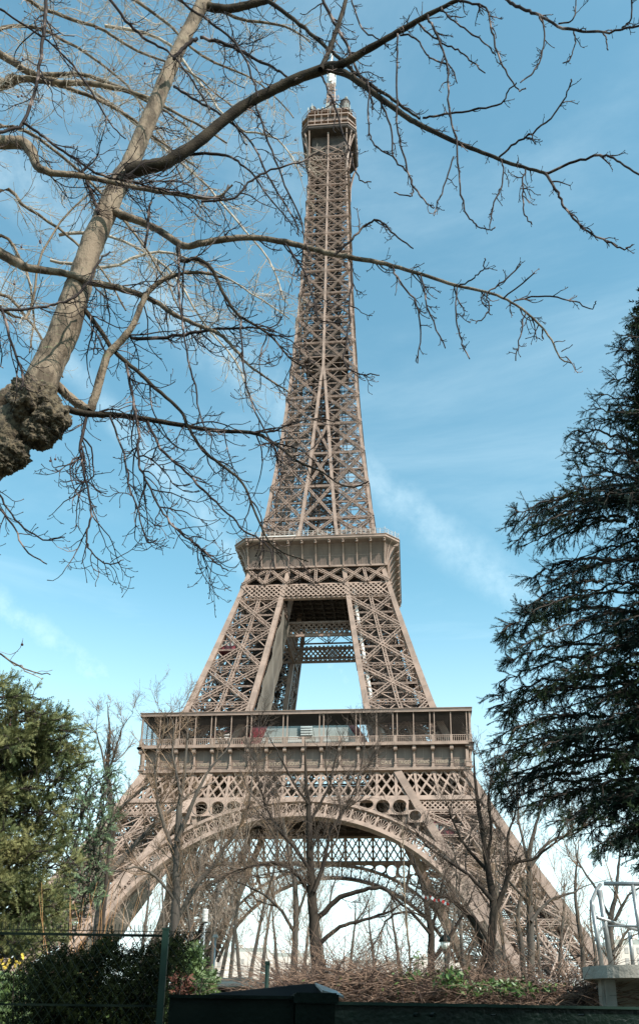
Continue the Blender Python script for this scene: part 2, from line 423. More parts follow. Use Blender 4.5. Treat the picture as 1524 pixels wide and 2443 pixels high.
for k in range(4):
    f = MB(); zs = [52.2, 53, 54.7, 55.2, 55.7, 56.2, 56.6, 57.0]
    for a, c in zip(zs[:-1], zs[1:]):
        f.add([(-33.95, -cove(a), a), (33.95, -cove(a), a), (33.95, -cove(c), c), (-33.95, -cove(c), c)], [(0,1,2,3)])
    f.add([(-34.2, -33.95, 52.2), (34.2, -33.95, 52.2), (34.2, -32.5, 52.2), (-34.2, -32.5, 52.2)], [(3,2,1,0)])
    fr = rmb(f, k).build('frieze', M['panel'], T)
    t = MB()
    t.box(-34.95, -35.0, 51.72, 34.95, -33.9, 52.2); t.box(-34.1, -34.05, 52.95, 34.1, -33.9, 53.02)
    t.box(-34.1, -34.03, 54.40, 34.1, -33.9, 54.46)
    t.box(-35.65, -35.65, 56.98, 35.65, -34.6, 57.35); t.box(-35.4, -35.45, 57.37, 35.4, -34.6, 57.6)
    for i in range(36):
        x = -33.9+i*1.94; t.box(x, -34.2, 52.45, x+.9, -33.9, 52.56)
    for i in range(18):
        x = ks[i]+1.94; t.beam((x, -33.98, 54.5), (x, -33.98, 56.9), .07, .05, (0, -1, 0))
    rmb(t, k).build('cornice', M['iron'], fr)
    cs = MB()    # one console: base block, shaft, scroll head
    cs.box(-.4, -34.9, 52.21, .4, -33.9, 52.5); cs.box(-.26, -34.6, 52.5, .26, -33.9, 53.3)
    cs.box(-.34, -34.7, 53.3, .34, -33.9, 53.48); cs.box(-.17, -34.5, 53.48, .17, -33.9, 56.0)
    cs.tube([(-.36, -34.98, 56.3), (.36, -34.98, 56.3)], .42, 10)
    cs.tube([(-.42, -34.95, 56.3), (.42, -34.95, 56.3)], .2, 8)
    cs.box(-.3, -35.3, 56.55, .3, -33.9, 56.97)
    me = None
    for i, x in enumerate(ks):
        if me is None:
            o = cs.build('console', M['iron'], fr); me = o.data
        else:
            o = D.objects.new('console', me); COL.objects.link(o); o.parent = fr
        o.matrix_local = Matrix.Rotation(k*PI/2, 4, 'Z') @ Matrix.Translation((x, 0, 0))
    if k == 0:
        words = 'JAMIN|GAY-LUSSAC|FIZEAU|SCHNEIDER|LE CHATELIER|BERTHIER|BARRAL|DE DION|GOUIN|JOUSSELIN|BROCA|BECQUEREL|CORIOLIS|CAIL|TRIGER|GIFFARD|PERRIER|STURM'.split('|')
        for i, wd in enumerate(words):
            cu = D.curves.new('name_letters', 'FONT'); cu.body = wd; cu.size = 1.0; cu.extrude = .03
            cu.align_x = 'CENTER'; cu.space_character = 1.1
            to = D.objects.new('tmp', cu); COL.objects.link(to)
            bpy.context.view_layer.update()
            me2 = D.meshes.new_from_object(to.evaluated_get(bpy.context.evaluated_depsgraph_get()))
            wdt = max(v.co.x for v in me2.vertices)-min(v.co.x for v in me2.vertices); sc = min(1.0, 2.7/wdt)
            D.objects.remove(to)
            me2.name = 'name_letters'; me2.materials.clear(); me2.materials.append(M['letter'])
            o = D.objects.new('name_letters', me2); COL.objects.link(o); o.parent = fr
            o.location = ((ks[i]+ks[i+1])/2, -34.0, 53.3); o.rotation_euler = (R(90), 0, 0); o.scale = (sc, 1.0, 1)
            o['label'] = 'the name %s in raised pale capitals' % wd
    # balustrade
    rl = MB()
    rl.box(-35.25, -35.3, 59.0, 35.25, -35.12, 59.15); rl.box(-35.25, -35.28, 57.68, 35.25, -35.14, 57.8)
    rl.box(-35.25, -35.26, 58.65, 35.25, -35.16, 58.72)
    i = -35.2
    while i < 35.2:
        rl.box(i, -35.26, 57.8, i+.11, -35.16, 59.0); i += .42
    for x in ks: rl.box(x-.28, -35.34, 57.62, x+.28, -35.08, 59.2)
    rmb(rl, k).build('balustrade', M['iron'], deck)
    # canopy roof over the promenade and its posts
    ro = MB()
    y0 = 35.45
    ro.add([(-y0, -y0, 64.35), (y0, -y0, 64.35), (y0-7.5, -y0+7.5, 64.1), (-y0+7.5, -y0+7.5, 64.1),
            (-y0, -y0, 65.0), (y0, -y0, 65.0), (y0-7.5, -y0+7.5, 65.2), (-y0+7.5, -y0+7.5, 65.2)],
           [(0,3,2,1), (4,5,6,7), (0,1,5,4), (2,3,7,6)])
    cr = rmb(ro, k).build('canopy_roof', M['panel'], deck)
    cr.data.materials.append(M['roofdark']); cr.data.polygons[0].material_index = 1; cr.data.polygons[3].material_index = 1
    tr = MB()
    tr.box(-35.3, -35.55, 64.25, 35.3, -35.4, 64.45); tr.box(-35.5, -35.6, 65.0, 35.5, -35.3, 65.12)
    rmb(tr, k).build('canopy_edge', M['iron'], deck)
    pm = MB(); pm.box(-.09, -35.22, 57.62, .09, -35.04, 64.3)
    me = None
    for i, x in enumerate(ks):
        if i in (0, 18): offs = (0.0,) if i == 0 else (-.6, 0.0)
        elif i % 2 == 0: offs = (-.45, .45)
        elif i <= 5 or i >= 13: offs = (0,)
        else: offs = ()
        for of in offs:
            if me is None: o = pm.build('post', M['iron'], deck); me = o.data
            else:
                o = D.objects.new('post', me); COL.objects.link(o); o.parent = deck
            o.matrix_local = Matrix.Rotation(k*PI/2, 4, 'Z') @ Matrix.Translation((x+of, 0, 0))
    # diamond safety net in the end bays
    if k in (0, 1, 3):
        for (xa, xb) in ((-34.8, -11.7), (11.7, 34.8)):
            ne = MB()
            st = .42; h = 64.3-59.1
            n = int((xb-xa+h)/st)
            for i in range(n+1):
                x = xa-h+i*st
                for sg in (1, -1):
                    # line x + sg*(z) clipped to the bay
                    p0x, p1x = (x, x+h) if sg > 0 else (x+h, x)
                    z0, z1 = 59.1, 64.3
                    def clip(px, pz, qx, qz):
                        t0, t1 = 0., 1.
                        dx = qx-px
                        for lim, s in ((xa, 1), (xb, -1)):
                            a = (px-lim)*s; bb = (qx-lim)*s
                            if a < 0 and bb < 0: return None
                            if a < 0: t0 = max(t0, a/(a-bb))
                            if bb < 0: t1 = min(t1, a/(a-bb))
                        if t0 >= t1: return None
                        return (px+dx*t0, pz+(qz-pz)*t0, px+dx*t1, pz+(qz-pz)*t1)
                    c = clip(p0x, z0, p1x, z1)
                    if c: ne.beam((c[0], -35.0, c[1]), (c[2], -35.0, c[3]), .022, .02, (0, -1, 0), False)
            rmb(ne, k).build('safety_net', M['dark'], deck)
# second floor: flaring box with ribs and cut corners
def prof(t):  # outwards flare
    return 17.5+2.98*(1-(1-t)**.55)**1.3 if t < 1 else 20.48
ZB2, ZT2 = 109.6, 115.4
EC = 17.14
s2 = MB(); nn = 10
for k in range(4):
    q = MB()
    for i in range(nn):
        t0, t1 = i/nn, (i+1)/nn; z0, z1 = ZB2+(ZT2-ZB2)*t0, ZB2+(ZT2-ZB2)*t1; a, c = prof(t0), prof(t1)
        q.add([(-EC, -a, z0), (EC, -a, z0), (EC, -c, z1), (-EC, -c, z1)], [(0,1,2,3)])
        q.add([(EC, -a, z0), (a, -EC, z0), (c, -EC, z1), (EC, -c, z1)], [(0,1,2,3)])
    r_ = rmb(q, k); s2.add(r_.v, r_.f)
s2.add([(-17.5, -17.5, ZB2), (17.5, -17.5, ZB2), (17.5, 17.5, ZB2), (-17.5, 17.5, ZB2)], [(3,2,1,0)])
oc = [(-EC, -20.5), (EC, -20.5), (20.5, -EC), (20.5, EC), (EC, 20.5), (-EC, 20.5), (-20.5, EC), (-20.5, -EC)]
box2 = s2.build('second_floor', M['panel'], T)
tb = MB()
def octo(mb, h0, h1, z0, z1):
    def ring(h): e = h-3.36; return [(-e, -h), (e, -h), (h, -e), (h, e), (e, h), (-e, h), (-h, e), (-h, -e)]
    a, c = ring(h0), ring(h1)
    mb.add([(x, y, z0) for x, y in a]+[(x, y, z1) for x, y in c],
           [(i, (i+1) % 8, 8+(i+1) % 8, 8+i) for i in range(8)]+[tuple(range(8))[::-1], tuple(range(8, 16))])
octo(tb, 20.45, 20.75, 115.4, 115.75); octo(tb, 20.75, 20.75, 115.75, 116.35); octo(tb, 20.9, 20.9, 116.35, 116.5)
for k in range(4):
    q = MB(); q.box(-17.6, -17.75, 109.3, 17.6, -17.3, 109.75)
    q.box(-17.2, -prof(.45)-.03, ZB2+.45*5.8, 17.2, -prof(.45)+.1, ZB2+.45*5.8+.1)
    for i in range(31):
        x = -17.14+i*1.143; q.beam((x, -17.56, 109.8), (x, -prof(.4)-.02, ZB2+.4*5.8), .05, .05, (0,-1,0))
    r_ = rmb(q, k); tb.add(r_.v, r_.f)
tb.build('floor_edge', M['iron'], box2)
for k in range(4):
    rb = MB()
    for i in range(nn):
        t0, t1 = i/nn, (i+1)/nn; z0, z1 = ZB2+(ZT2-ZB2)*t0, ZB2+(ZT2-ZB2)*t1; a, c = prof(t0), prof(t1)
        rb.beam((0, -a-.12, z0), (0, -c-.12, z1), .32, .5, (0, -1, 0))
    rb.box(-.3, -20.4, 114.7, .3, -19.2, 115.38)
    me = None
    for i in range(11):
        x = -17.1+i*3.42
        if me is None: o = rb.build('rib', M['iron'], box2); me = o.data
        else: o = D.objects.new('rib', me); COL.objects.link(o); o.parent = box2
        o.matrix_local = Matrix.Rotation(k*PI/2, 4, 'Z') @ Matrix.Translation((x, 0, 0))
    q = MB()
    for (e, o_) in ((0.0, 0), (.5, 0), (1.0, 0)):
        for i in range(nn):
            t0, t1 = i/nn, (i+1)/nn; z0, z1 = ZB2+(ZT2-ZB2)*t0, ZB2+(ZT2-ZB2)*t1; a, c = prof(t0), prof(t1)
            P0 = Vector((EC, -a, z0)).lerp(Vector((a, -EC, z0)), e); P1 = Vector((EC, -c, z1)).lerp(Vector((c, -EC, z1)), e)
            q.beam(P0, P1, .25, .4, (1, -1, 0))
    rmb(q, k).build('corner_rib', M['iron'], box2)
r2 = MB()
for (h, za, zb) in ((20.6, 116.5, 118.0),):
    e = h-3.36; ring = [(-e, -h), (e, -h), (h, -e), (h, e), (e, h), (-e, h), (-h, e), (-h, -e)]
    for i in range(8):
        p, q = Vector((*ring[i], 0)), Vector((*ring[(i+1) % 8], 0)); L = (q-p).length; n = max(2, int(L/1.15))
        for zz in (117.0, 117.5, zb): r2.beam(p+Vector((0,0,zz)), q+Vector((0,0,zz)), .07, .07)
        for j in range(n+1):
            c = p.lerp(q, j/n); r2.beam(c+Vector((0,0,za)), c+Vector((0,0,zb+(.5 if j % 3 == 0 else 0))), .08, .08)
r2.build('railing', M['rail'], box2)
# pavilions standing on the second floor
pv = MB(); pv.box(4.5, -12.5, 116.4, 12.2, -4, 121.0); pv.box(4.2, -12.8, 121, 12.5, -3.8, 121.4)
pv.box(-9.5, -12, 116.4, 1.5, -5, 120.0); pv.box(-9.8, -12.3, 120, 1.8, -4.8, 120.3)
for x in (5.6, 7.4, 9.2, 11): pv.box(x, -12.56, 118.2, x+.9, -12.4, 120.2)
pv.box(-3, 3, 116.4, 8, 11, 121.5)
pv.build('pavilion', M['panel'], box2)
pw = MB(); pw.box(-.2, -12.9, 116.6, .9, -12.35, 121.6); pw.box(-14.2, -19.4, 116.5, -5, -18.6, 117.6); pw.box(12.4, -16, 116.5, 13.4, -15, 119.3)
pw.build('white_hoarding', M['white'], box2)
# belts and crosses under the second floor, on four sides and inside
for k in range(4):
    q = MB()
    def span(xa0, xb0, xa1, xb1, z0, z1, nx, g):
        for i in range(nx):
            p0 = Vector((xa0+(xb0-xa0)*i/nx, -W(z0), z0)); p1 = Vector((xa0+(xb0-xa0)*(i+1)/nx, -W(z0), z0))
            q0 = Vector((xa1+(xb1-xa1)*i/nx, -W(z1), z1)); q1 = Vector((xa1+(xb1-xa1)*(i+1)/nx, -W(z1), z1))
            q.girder(p0, q1, g, NF, .5, chord=g*.22, lace=g*.14, th=.14); q.girder(p1, q0, g, NF, .5, chord=g*.22, lace=g*.14, th=.14)
            if i: q.girder(p0, q0, g*.9, NF, .4, chord=g*.25, lace=g*.14, th=.14)
    i0, i1, w0, w1 = I(104.6), I(109.6), W(104.6), W(109.6)
    span(-i0, i0, -i1, i1, 104.7, 109.4, 2, .8)
    for s in (-1, 1): span(s*i0, s*w0, s*i1, s*w1, 104.7, 109.4, 2, .75)
    q.beam(fp(-W(104.4), 104.4), fp(W(104.4), 104.4), .5, .7, NF); q.beam(fp(-W(100.3), 100.3), fp(W(100.3), 100.3), .6, .7, NF)
    def lat(z0, z1, yfn, xw, pitch, th=.34, d=.2, yo=0):
        n = int(2*xw/pitch); hh = z1-z0
        for i in range(-2, n+3):
            x = -xw+i*pitch
            for sg in (1, -1):
                xa, xb = x, x+sg*hh*.95
                za, zb = z0, z1
                if min(xa, xb) < -xw-.3 or max(xa, xb) > xw+.3: continue
                q.beam((xa, -yfn(za)-yo, za), (xb, -yfn(zb)-yo, zb), th, d, NF, False)
    lat(100.6, 104.1, W, W(104)+.2, 1.22, .3)
    # inner belts, seen through the opening
    lat(95.2, 98.4, lambda z: I(z), 13, 1.3, .36); q.box(-14, -I(98.6)-.3, 98.4, 14, -I(98.6)+.3, 99.0); q.box(-15, -I(95)-.3, 94.6, 15, -I(95)+.3, 95.2)
    rmb(q, k).build('belt_truss', M['iron'], T)
# floor girders under the second floor
q = MB()
for k in range(-6, 7):
    x = k*2.8
    q.lattice((x, -17, 108.2), (x, 17, 108.2), 2.4, (1,0,0), chord=.3, lace=.18, th=.25); q.lattice((-17, x+.04, 108.0), (17, x+.04, 108.0), 2.2, (0,1,0), chord=.3, lace=.18, th=.25)
q.build('floor_girders', M['dark'], box2)  # under-floor shade is carried by the dark colour
# shaft above the second floor
b1 = MB(); cols = []
for sx in (1, -1):
    for sy in (1, -1):
        c1 = MB(); column(c1, lambda z: (sx*(W(z)-.33), sy*(W(z)-.33), z), 116.4, 262, 5); cols.append(c1)
for k in range(4):
    q = MB()
    for s in (1, -1):
        qc = MB(); column(qc, lambda z: (s*max(I(z), .0)+ (0 if z < 176 else -s*I(z)), -W(z), z), 116.4, 178, 4); cols.append(rmb(qc, k))
    qc = MB(); column(qc, lambda z: (0, -W(z), z), 178, 262, 5); cols.append(rmb(qc, k))
    for z0, z1 in zip(UPN[:-1], UPN[1:]):
        g = gz(z0)
        for s in (1, -1):
            i0, i1 = (I(z0) if z0 < 176 else 0), (I(z1) if z1 < 176 else 0)
            a0, b0, a1, b1_ = (s*i0, -W(z0), z0), (s*W(z0), -W(z0), z0), (s*i1, -W(z1), z1), (s*W(z1), -W(z1), z1)
            panel(q, a0, b0, a1, b1_, (0, -1, .1), g, mid=False, deep=.5, top=True, gus=.62, ch=.13)
            # inward faces of each leg while they are apart
            if z0 < 170:
                A0, B0 = Vector((s*i0, -W(z0), z0)), Vector((s*i0, -i0, z0)); A1, B1 = Vector((s*i1, -W(z1), z1)), Vector((s*i1, -i1, z1))
                q.lattice(A0, B1, .6, (1, 0, 0)); q.lattice(B0, A1, .6, (1, 0, 0)); q.lattice(A1, B1, .6, (1, 0, 0))
        if z0 < 150:
            i0, i1 = I(z0), I(z1)
            q.girder((-i0, -W(z0), z0), (i1, -W(z1), z1), g*.9, (0,-1,.1), .4); q.girder((i0, -W(z0), z0), (-i1, -W(z1), z1), g*.9, (0,-1,.1), .4)
            q.girder((-i1, -W(z1), z1), (i1, -W(z1), z1), g*.8, (0,-1,.1), .4)
        q.lattice((-W(z1), -W(z1), z1), (0, 0, z1), .7, (0,0,1), n=12)
        # mid-height ties
    r_ = rmb(q, k); b1.add(r_.v, r_.f)
sh = b1.build('upper_shaft', M['iron'], T)
for c1 in cols: c1.build('column', M['iron'], sh)
# lift guides, stairs and landings inside the shaft
g = MB()
for z0, z1 in zip(UPN[:-1], UPN[1:]):
    hw = min(3.0, W(z1)-2.2)
    for (x, y) in ((-hw, -hw), (hw, -hw), (hw, hw), (-hw, hw), (0, -hw), (0, hw), (-hw, 0), (hw, 0)):
        g.lattice((x, y, z0), (x, y, z1), .5, (.3, 1, 0), chord=.12, lace=.08, n=10)
    for k in range(4):
        for j in range(4):
            za_, zb_ = z0+(z1-z0)*j/4, z0+(z1-z0)*(j+1)/4; h2 = hw*1.25
            p, q_ = Vector(rot((-h2, -h2, 0), k)), Vector(rot((h2, -h2, 0), k)); m_ = (p+q_)/2
            A_, B_ = Vector((0,0,za_)), Vector((0,0,zb_))
            for (u, v) in ((p, m_), (m_, q_)): g.beam(u+A_, v+B_, .2, .14); g.beam(v+A_, u+B_, .2, .14)
            g.beam(p+A_, q_+A_, .25, .2)
    for j in range(3):
        zz = z0+(z1-z0)*j/3
        for k in range(4):
            p = Vector(rot((-hw, -hw, zz), k)); q_ = Vector(rot((hw, -hw, zz), k)); g.lattice(p, q_, .45, (0,0,1), chord=.1, lace=.07, n=8)
        g.lattice((-hw-1.2, hw*.6*(1 if j % 2 else -1), zz), (hw, -hw*.6*(1 if j % 2 else -1), zz+(z1-z0)/3), 1.0, (0,1,0), chord=.14, lace=.09, n=8)
        g.lattice((-W(zz)+.6, 1.5*(-1)**j, zz), (W(zz)-.6, -1.5*(-1)**j, zz+1.5), .6, (0,1,.2), chord=.1, lace=.08, n=14)
    for (x, y) in ((-4.6, -5.4), (4.6, -5.4), (-5, 2), (5, 2), (-2, 5.5), (2, 5.5)):
        if W(z1) > 7.4: g.lattice((x*W(z0)/9, y*W(z0)/9, z0), (x*W(z1)/9, y*W(z1)/9, z1), .4, (0,1,0), chord=.1, lace=.07, n=10)
g.build('lift_guides', M['dark'], sh)  # the shaft's interior shade is painted in by the dark colour
g = MB(); g.box(-6.2, -6.2, 184.6, 6.2, 6.2, 185.2); g.box(-5.2, -5.2, 185.2, 5.2, 5.2, 190.5); g.box(-6.4, -6.4, 190.5, 6.4, 6.4, 191)
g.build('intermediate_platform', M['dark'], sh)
# third platform
def octr(h, c): e = h-c; return [(-e, -h), (e, -h), (h, -e), (h, e), (e, h), (-e, h), (-h, e), (-h, -e)]
def oct2(mb, h0, c0, h1, c1, z0, z1, caps=True):
    a, c = octr(h0, c0), octr(h1, c1)
    mb.add([(x, y, z0) for x, y in a]+[(x, y, z1) for x, y in c],
           [(i, (i+1) % 8, 8+(i+1) % 8, 8+i) for i in range(8)]+([tuple(range(8))[::-1], tuple(range(8, 16))] if caps else []))
p3 = MB(); oct2(p3, 5.5, .5, 5.5, .5, 262.3, 273.2); oct2(p3, 8.3, 2.1, 8.5, 2.2, 273.2, 273.5); oct2(p3, 8.55, 2.2, 8.7, 2.3, 273.5, 274.2)
top = p3.build('top_platform', M['dark'], T)
p3 = MB()
oct2(p3, 8.85, 2.3, 8.85, 2.3, 274.2, 274.6); oct2(p3, 8.75, 2.3, 8.75, 2.3, 275.9, 276.15); oct2(p3, 8.8, 2.3, 8.8, 2.3, 278.6, 279.0)
oct2(p3, 7.6, 1.8, 7.6, 1.8, 282.3, 282.6)
ring = octr(8.7, 2.3)
for i in range(8):
    a, c = Vector((*ring[i], 0)), Vector((*ring[(i+1) % 8], 0)); n = max(1, int((c-a).length/1.9))
    for j in range(n+1):
        p = a.lerp(c, j/n); p3.beam(p+Vector((0,0,274.4)), p+Vector((0,0,278.8)), .12, .12)
        p3.beam(p+Vector((0,0,279)), p+Vector((0,0,281.3)), .09, .09)
    p3.beam(a+Vector((0,0,281.2)), c+Vector((0,0,281.2)), .12, .12); p3.beam(a+Vector((0,0,280.2)), c+Vector((0,0,280.2)), .08, .08)
for k in range(4):   # big curved brackets at the corners and the middle
    for (x, s) in ((W(262), 1), (-W(262), 1), (0, .6)):
        q = MB(); pr = None
        for i in range(9):
            t = i/8; z = 257.5+15*t; y = -W(z)-.1-(2.5*s)*t**2.2
            p = Vector((x, y, z))
            if pr is not None: q.beam(pr, p, .4, .35, (0,-1,0))
            pr = p
        r_ = rmb(q, k); p3.add(r_.v, r_.f)
    q = MB(); pr = None
    for i in range(9):
        t = i/8; z = 258+14.5*t; e = W(z)+.1+1.7*t**2.2; p = Vector((e, -e, z))
        if pr is not None: q.beam(pr, p, .45, .4, (1,-1,0))
        pr = p
    for zz in (262.2, 264.5):
        q.beam((-W(zz), -W(zz)-.1, zz), (W(zz), -W(zz)-.1, zz), .35, .3, NF)
    for i in range(8):
        x = -W(263)+W(263)*i/4; q.beam((x, -W(263)-.05, 262.3), (x+W(263)/4, -W(263)-.05, 264.4), .14, .14, NF); q.beam((x+W(263)/4, -W(263)-.05, 262.3), (x, -W(263)-.05, 264.4), .14, .14, NF)
    for s in (-1, 1):
        q.beam((0, -W(265), 264.6), (s*W(265), -W(265), 268.5), .3, .2, NF); q.beam((s*W(265), -W(265), 264.6), (0, -W(265), 268.5), .3, .2, NF)
    r_ = rmb(q, k); p3.add(r_.v, r_.f)
p3.build('platform_framing', M['iron'], top)
p3 = MB(); oct2(p3, 8.1, 2.1, 8.1, 2.1, 274.6, 278.6); oct2(p3, 6.6, 1.6, 6.6, 1.6, 279, 282.3)
p3.build('cabin_wall', M['panel'], top)
p3 = MB()
oct2(p3, 4.2, 1.2, 4.0, 1.2, 282.6, 286.5)
for (x, y, r, h) in ((5.2, -5.2, 1.5, 5.2), (-5.4, -5.2, 1.0, 3.6), (5.2, 5.2, 1.5, 5), (-5.2, 5.2, 1.5, 5)):
    p3.lathe((x, y, 282.6), [(r, 0), (r, h), (r*1.1, h), (r*1.1, h+.3), (r*.4, h+.6)], 14)
p3.build('roof_drums', M['dark'], top)
random.seed(5)
p3 = MB()
for i in range(95):
    a = random.uniform(0, 2*PI); h = random.choice((8.5, 7.4, 7.0, 5.0)); e = octr(h, 2)
    j = random.randrange(8); p = Vector((*e[j], 0)).lerp(Vector((*e[(j+1) % 8], 0)), random.random())
    z0 = 279 if h > 8 else 282.6; L = random.uniform(.8, 3.6)
    p3.beam((p.x, p.y, z0), (p.x, p.y, z0+L), .11, .11)
    if random.random() < .4: p3.box(p.x-.2, p.y-.12, z0+L*.45, p.x+.2, p.y+.12, z0+L)
for i in range(5):
    a = random.uniform(0, 2*PI); p3.lathe((6.8*math.cos(a), 6.8*math.sin(a), 284.5), [(.05, -.45), (.4, -.3), (.5, 0), (.4, .3), (.05, .45)], 10)
p3.lathe((5.6, -6.2, 288.9), [(.05, -.5), (.4, -.35), (.55, 0), (.4, .35), (.05, .5)], 12)
p3.build('aerials', M['grey'], top)
# mast
ma = MB()
for (z0, z1, h0, h1) in ((284, 290, 2.2, 1.6), (290, 297, 1.6, 1.25), (297, 304, 1.25, 1.1)):
    for k in range(4):
        a, c = Vector(rot((-h0, -h0, z0), k)), Vector(rot((-h1, -h1, z1), k)); a2, c2 = Vector(rot((h0, -h0, z0), k)), Vector(rot((h1, -h1, z1), k))
        ma.beam(a, c, .3, .3); 
        for j in range(4):
            p, q = a.lerp(c, j/4), a2.lerp(c2, (j+1)/4); ma.beam(p, q, .15, .15); ma.beam(a2.lerp(c2, j/4), a.lerp(c, (j+1)/4), .15, .15); ma.beam(a.lerp(c, j/4), a2.lerp(c2, j/4), .15, .15)
for i in range(60):
    z = random.uniform(286, 305); k = random.randrange(4); r = 1.9-(z-286)*.03
    a = Vector(rot((random.uniform(-1, 1), -r, z), k)); b_ = a+Vector(rot((0, -random.uniform(.3, 1.1), 0), k)); ma.beam(a, b_, .1, .1); ma.beam(b_-Vector((0,0,.5)), b_+Vector((0,0,.5)), .1, .1)
mast = ma.build('mast', M['iron'], T)
ma = MB()
ma.lathe((0, 0, 0), [(.95, 304), (.95, 309), (1.15, 309.1), (1.15, 309.5), (.75, 309.6), (.75, 315), (.9, 315.1), (.9, 315.4), (.42, 315.5), (.4, 320), (.14, 320.2), (.1, 324)], 14)
for k in range(4):
    for z in (304.5, 306, 307.5, 310, 311.5, 313): 
        q = MB(); q.box(-.7, -1.5, z, .7, -1.2, z+1.2); r_ = rmb(q, k); ma.add(r_.v, r_.f)
ma.build('aerial_casing', M['white'], mast)
# fabric sheets on the inner faces of the left-hand front leg
def sheetface(za, zb, n, t0, t1, off, wav):
    q = MB(); m_ = 8
    V = []
    for i in range(n+1):
        z = za+(zb-za)*i/n
        for j in range(m_+1):
            u = t0+(t1-t0)*j/m_; y = -(W(z)*(1-u)+I(z)*u); x = -I(z)+off+wav*math.sin(z*.55+u*5)+wav*.6*math.sin(z*1.3+u*9)
            V.append((x, y, z))
    F = [(i*(m_+1)+j, i*(m_+1)+j+1, (i+1)*(m_+1)+j+1, (i+1)*(m_+1)+j) for i in range(n) for j in range(m_)]
    q.add(V, F)
    q.add([(v[0]-.05, v[1], v[2]) for v in V], [f[::-1] for f in F])
    return q
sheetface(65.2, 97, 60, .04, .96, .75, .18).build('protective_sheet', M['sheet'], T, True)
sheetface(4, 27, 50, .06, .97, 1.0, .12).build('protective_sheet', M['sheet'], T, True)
# white pipe in the right leg
q = MB()
zs = np.linspace(60, 103, 20); q.tube([(I(z)+1.9, -W(z)+1.6, z) for z in zs], .42, 10)
q.build('white_duct', M['white'], T)

# pavilion on the first floor
YP = -25.0
pav = empty('glass_pavilion', (2, YP, 57.4), 'low pavilion with dark red sloping ends and pale glass front on the lower platform', 'pavilion')
def _part(mb, name, mt, par):
    o = mb.build(name, mt, None, loc=par.location); o.location = (0,0,0); o.parent = par; return o
def quadprism(mb, pts, y0, y1):
    n = len(pts); mb.add([(x, y0, z) for x, z in pts]+[(x, y1, z) for x, z in pts],
        [tuple(range(n)), tuple(range(n, 2*n))[::-1]]+[(i, n+i, n+(i+1) % n, (i+1) % n) for i in range(n)])
def pz(x, y, Y=YP): p = atY(x, y, Y); return (p.x, p.z)
def ext(t, b, z=57.42):  # carry a sloping edge down to the deck
    f = (z-t[1])/(b[1]-t[1]); return (t[0]+(b[0]-t[0])*f, z)
lt0, lt1, rt0, rt1 = pz(603, 1722), pz(643, 1722), pz(821, 1716), pz(842, 1716)
lb0, lb1, rb0, rb1 = ext(lt0, pz(594, 1762)), ext(lt1, pz(627, 1762)), ext(rt0, pz(848, 1756)), ext(rt1, pz(868, 1756))
q = MB(); quadprism(q, [lb1, lt1, rt0, rb0], YP+.5, -15); _part(q, 'hall', M['grey'], pav)
for pl_ in ([lb0, lb1, lt1, lt0], [rb0, rb1, rt1, rt0]):
    q = MB(); quadprism(q, pl_, YP-.1, -15.2); _part(q, 'red_end_wall', M['red'], pav)
fr_ = [0, .13, .28, .42, .56, .72, .86, 1]
for i in range(7):
    def le(f, a, b_): return (a[0]+(b_[0]-a[0])*f, a[1]+(b_[1]-a[1])*f)
    t0, t1, b0, b1_ = le(fr_[i], lt1, rt0), le(fr_[i+1]-.004, lt1, rt0), le(fr_[i], lb1, rb0), le(fr_[i+1]-.004, lb1, rb0)
    q = MB(); quadprism(q, [b0, b1_, t1, t0], YP+.02, YP+.3); _part(q, 'glass_pane', M['glass'], pav)
    m0, m1 = le(.42, t0, b0), le(.42, t1, b1_)
    q = MB(); quadprism(q, [b0, b1_, m1, m0], YP-.25-.03*(i % 2), YP-.02); _part(q, 'sill_panel', M['grey'] if i % 2 else M['pale_panel'], pav)
for j in range(6):
    x0, z0 = pz(718, 1726+j*6); x1, _z = pz(746, 1726+j*6); q = MB(); q.box(x0, YP-.75, z0-.12, x1, YP-.3, z0+.22); _part(q, 'louvre', M['pale_panel'], pav)
q = MB(); q.box(lt0[0]-.6, YP-1.2, lt0[1]+.03, rt1[0]+.6, -15, lt0[1]+.8); _part(q, 'roof', M['roofdark'], pav)
pav2 = empty('service_building', (-15, -24, 57.4), 'small red and white wedge-roofed block behind the netting, left of the glass pavilion', 'building')
a_, b_, c_, d_ = pz(485, 1764), pz(512, 1746), pz(565, 1742), pz(600, 1764)
q = MB(); quadprism(q, [(a_[0], 57.42), (d_[0], 57.42), (c_[0], c_[1]), (b_[0], b_[1])], YP, -19); _part(q, 'red_wall', M['red'], pav2)
q = MB(); x0, z0 = pz(503, 1764); x1, z1 = pz(552, 1748); quadprism(q, [(x0, 57.45), (x1, 57.45), (x1, z1), (x0+1, z0)], YP-.3, YP-.02); _part(q, 'white_panel', M['white'], pav2)
# lift cars
def lift(x, y, z, label):
    e = empty('lift_car', (x, y, z), label, 'lift')
    q = MB(); q.box(-1.9, -1.6, 0, 1.9, 1.6, 2.6); q.box(-2.1, -1.8, -.4, 2.1, 1.8, 0); o = q.build('car_body', M['red'], e)
    q = MB()
    for i in range(4): q.box(-1.7+i*.9, -1.66, 1.0, -1.0+i*.9, -1.61, 2.2)
    q.build('window', M['glass'], e)
    return e
p = atY(1058, 1982, -37.5); lift(p.x, p.y, p.z-1.2, 'red lift car halfway up the right front leg below the lower platform')
p = atY(545, 1548, -19); lift(p.x, p.y, p.z-1, 'dark red lift car inside the left front leg between the two platforms')
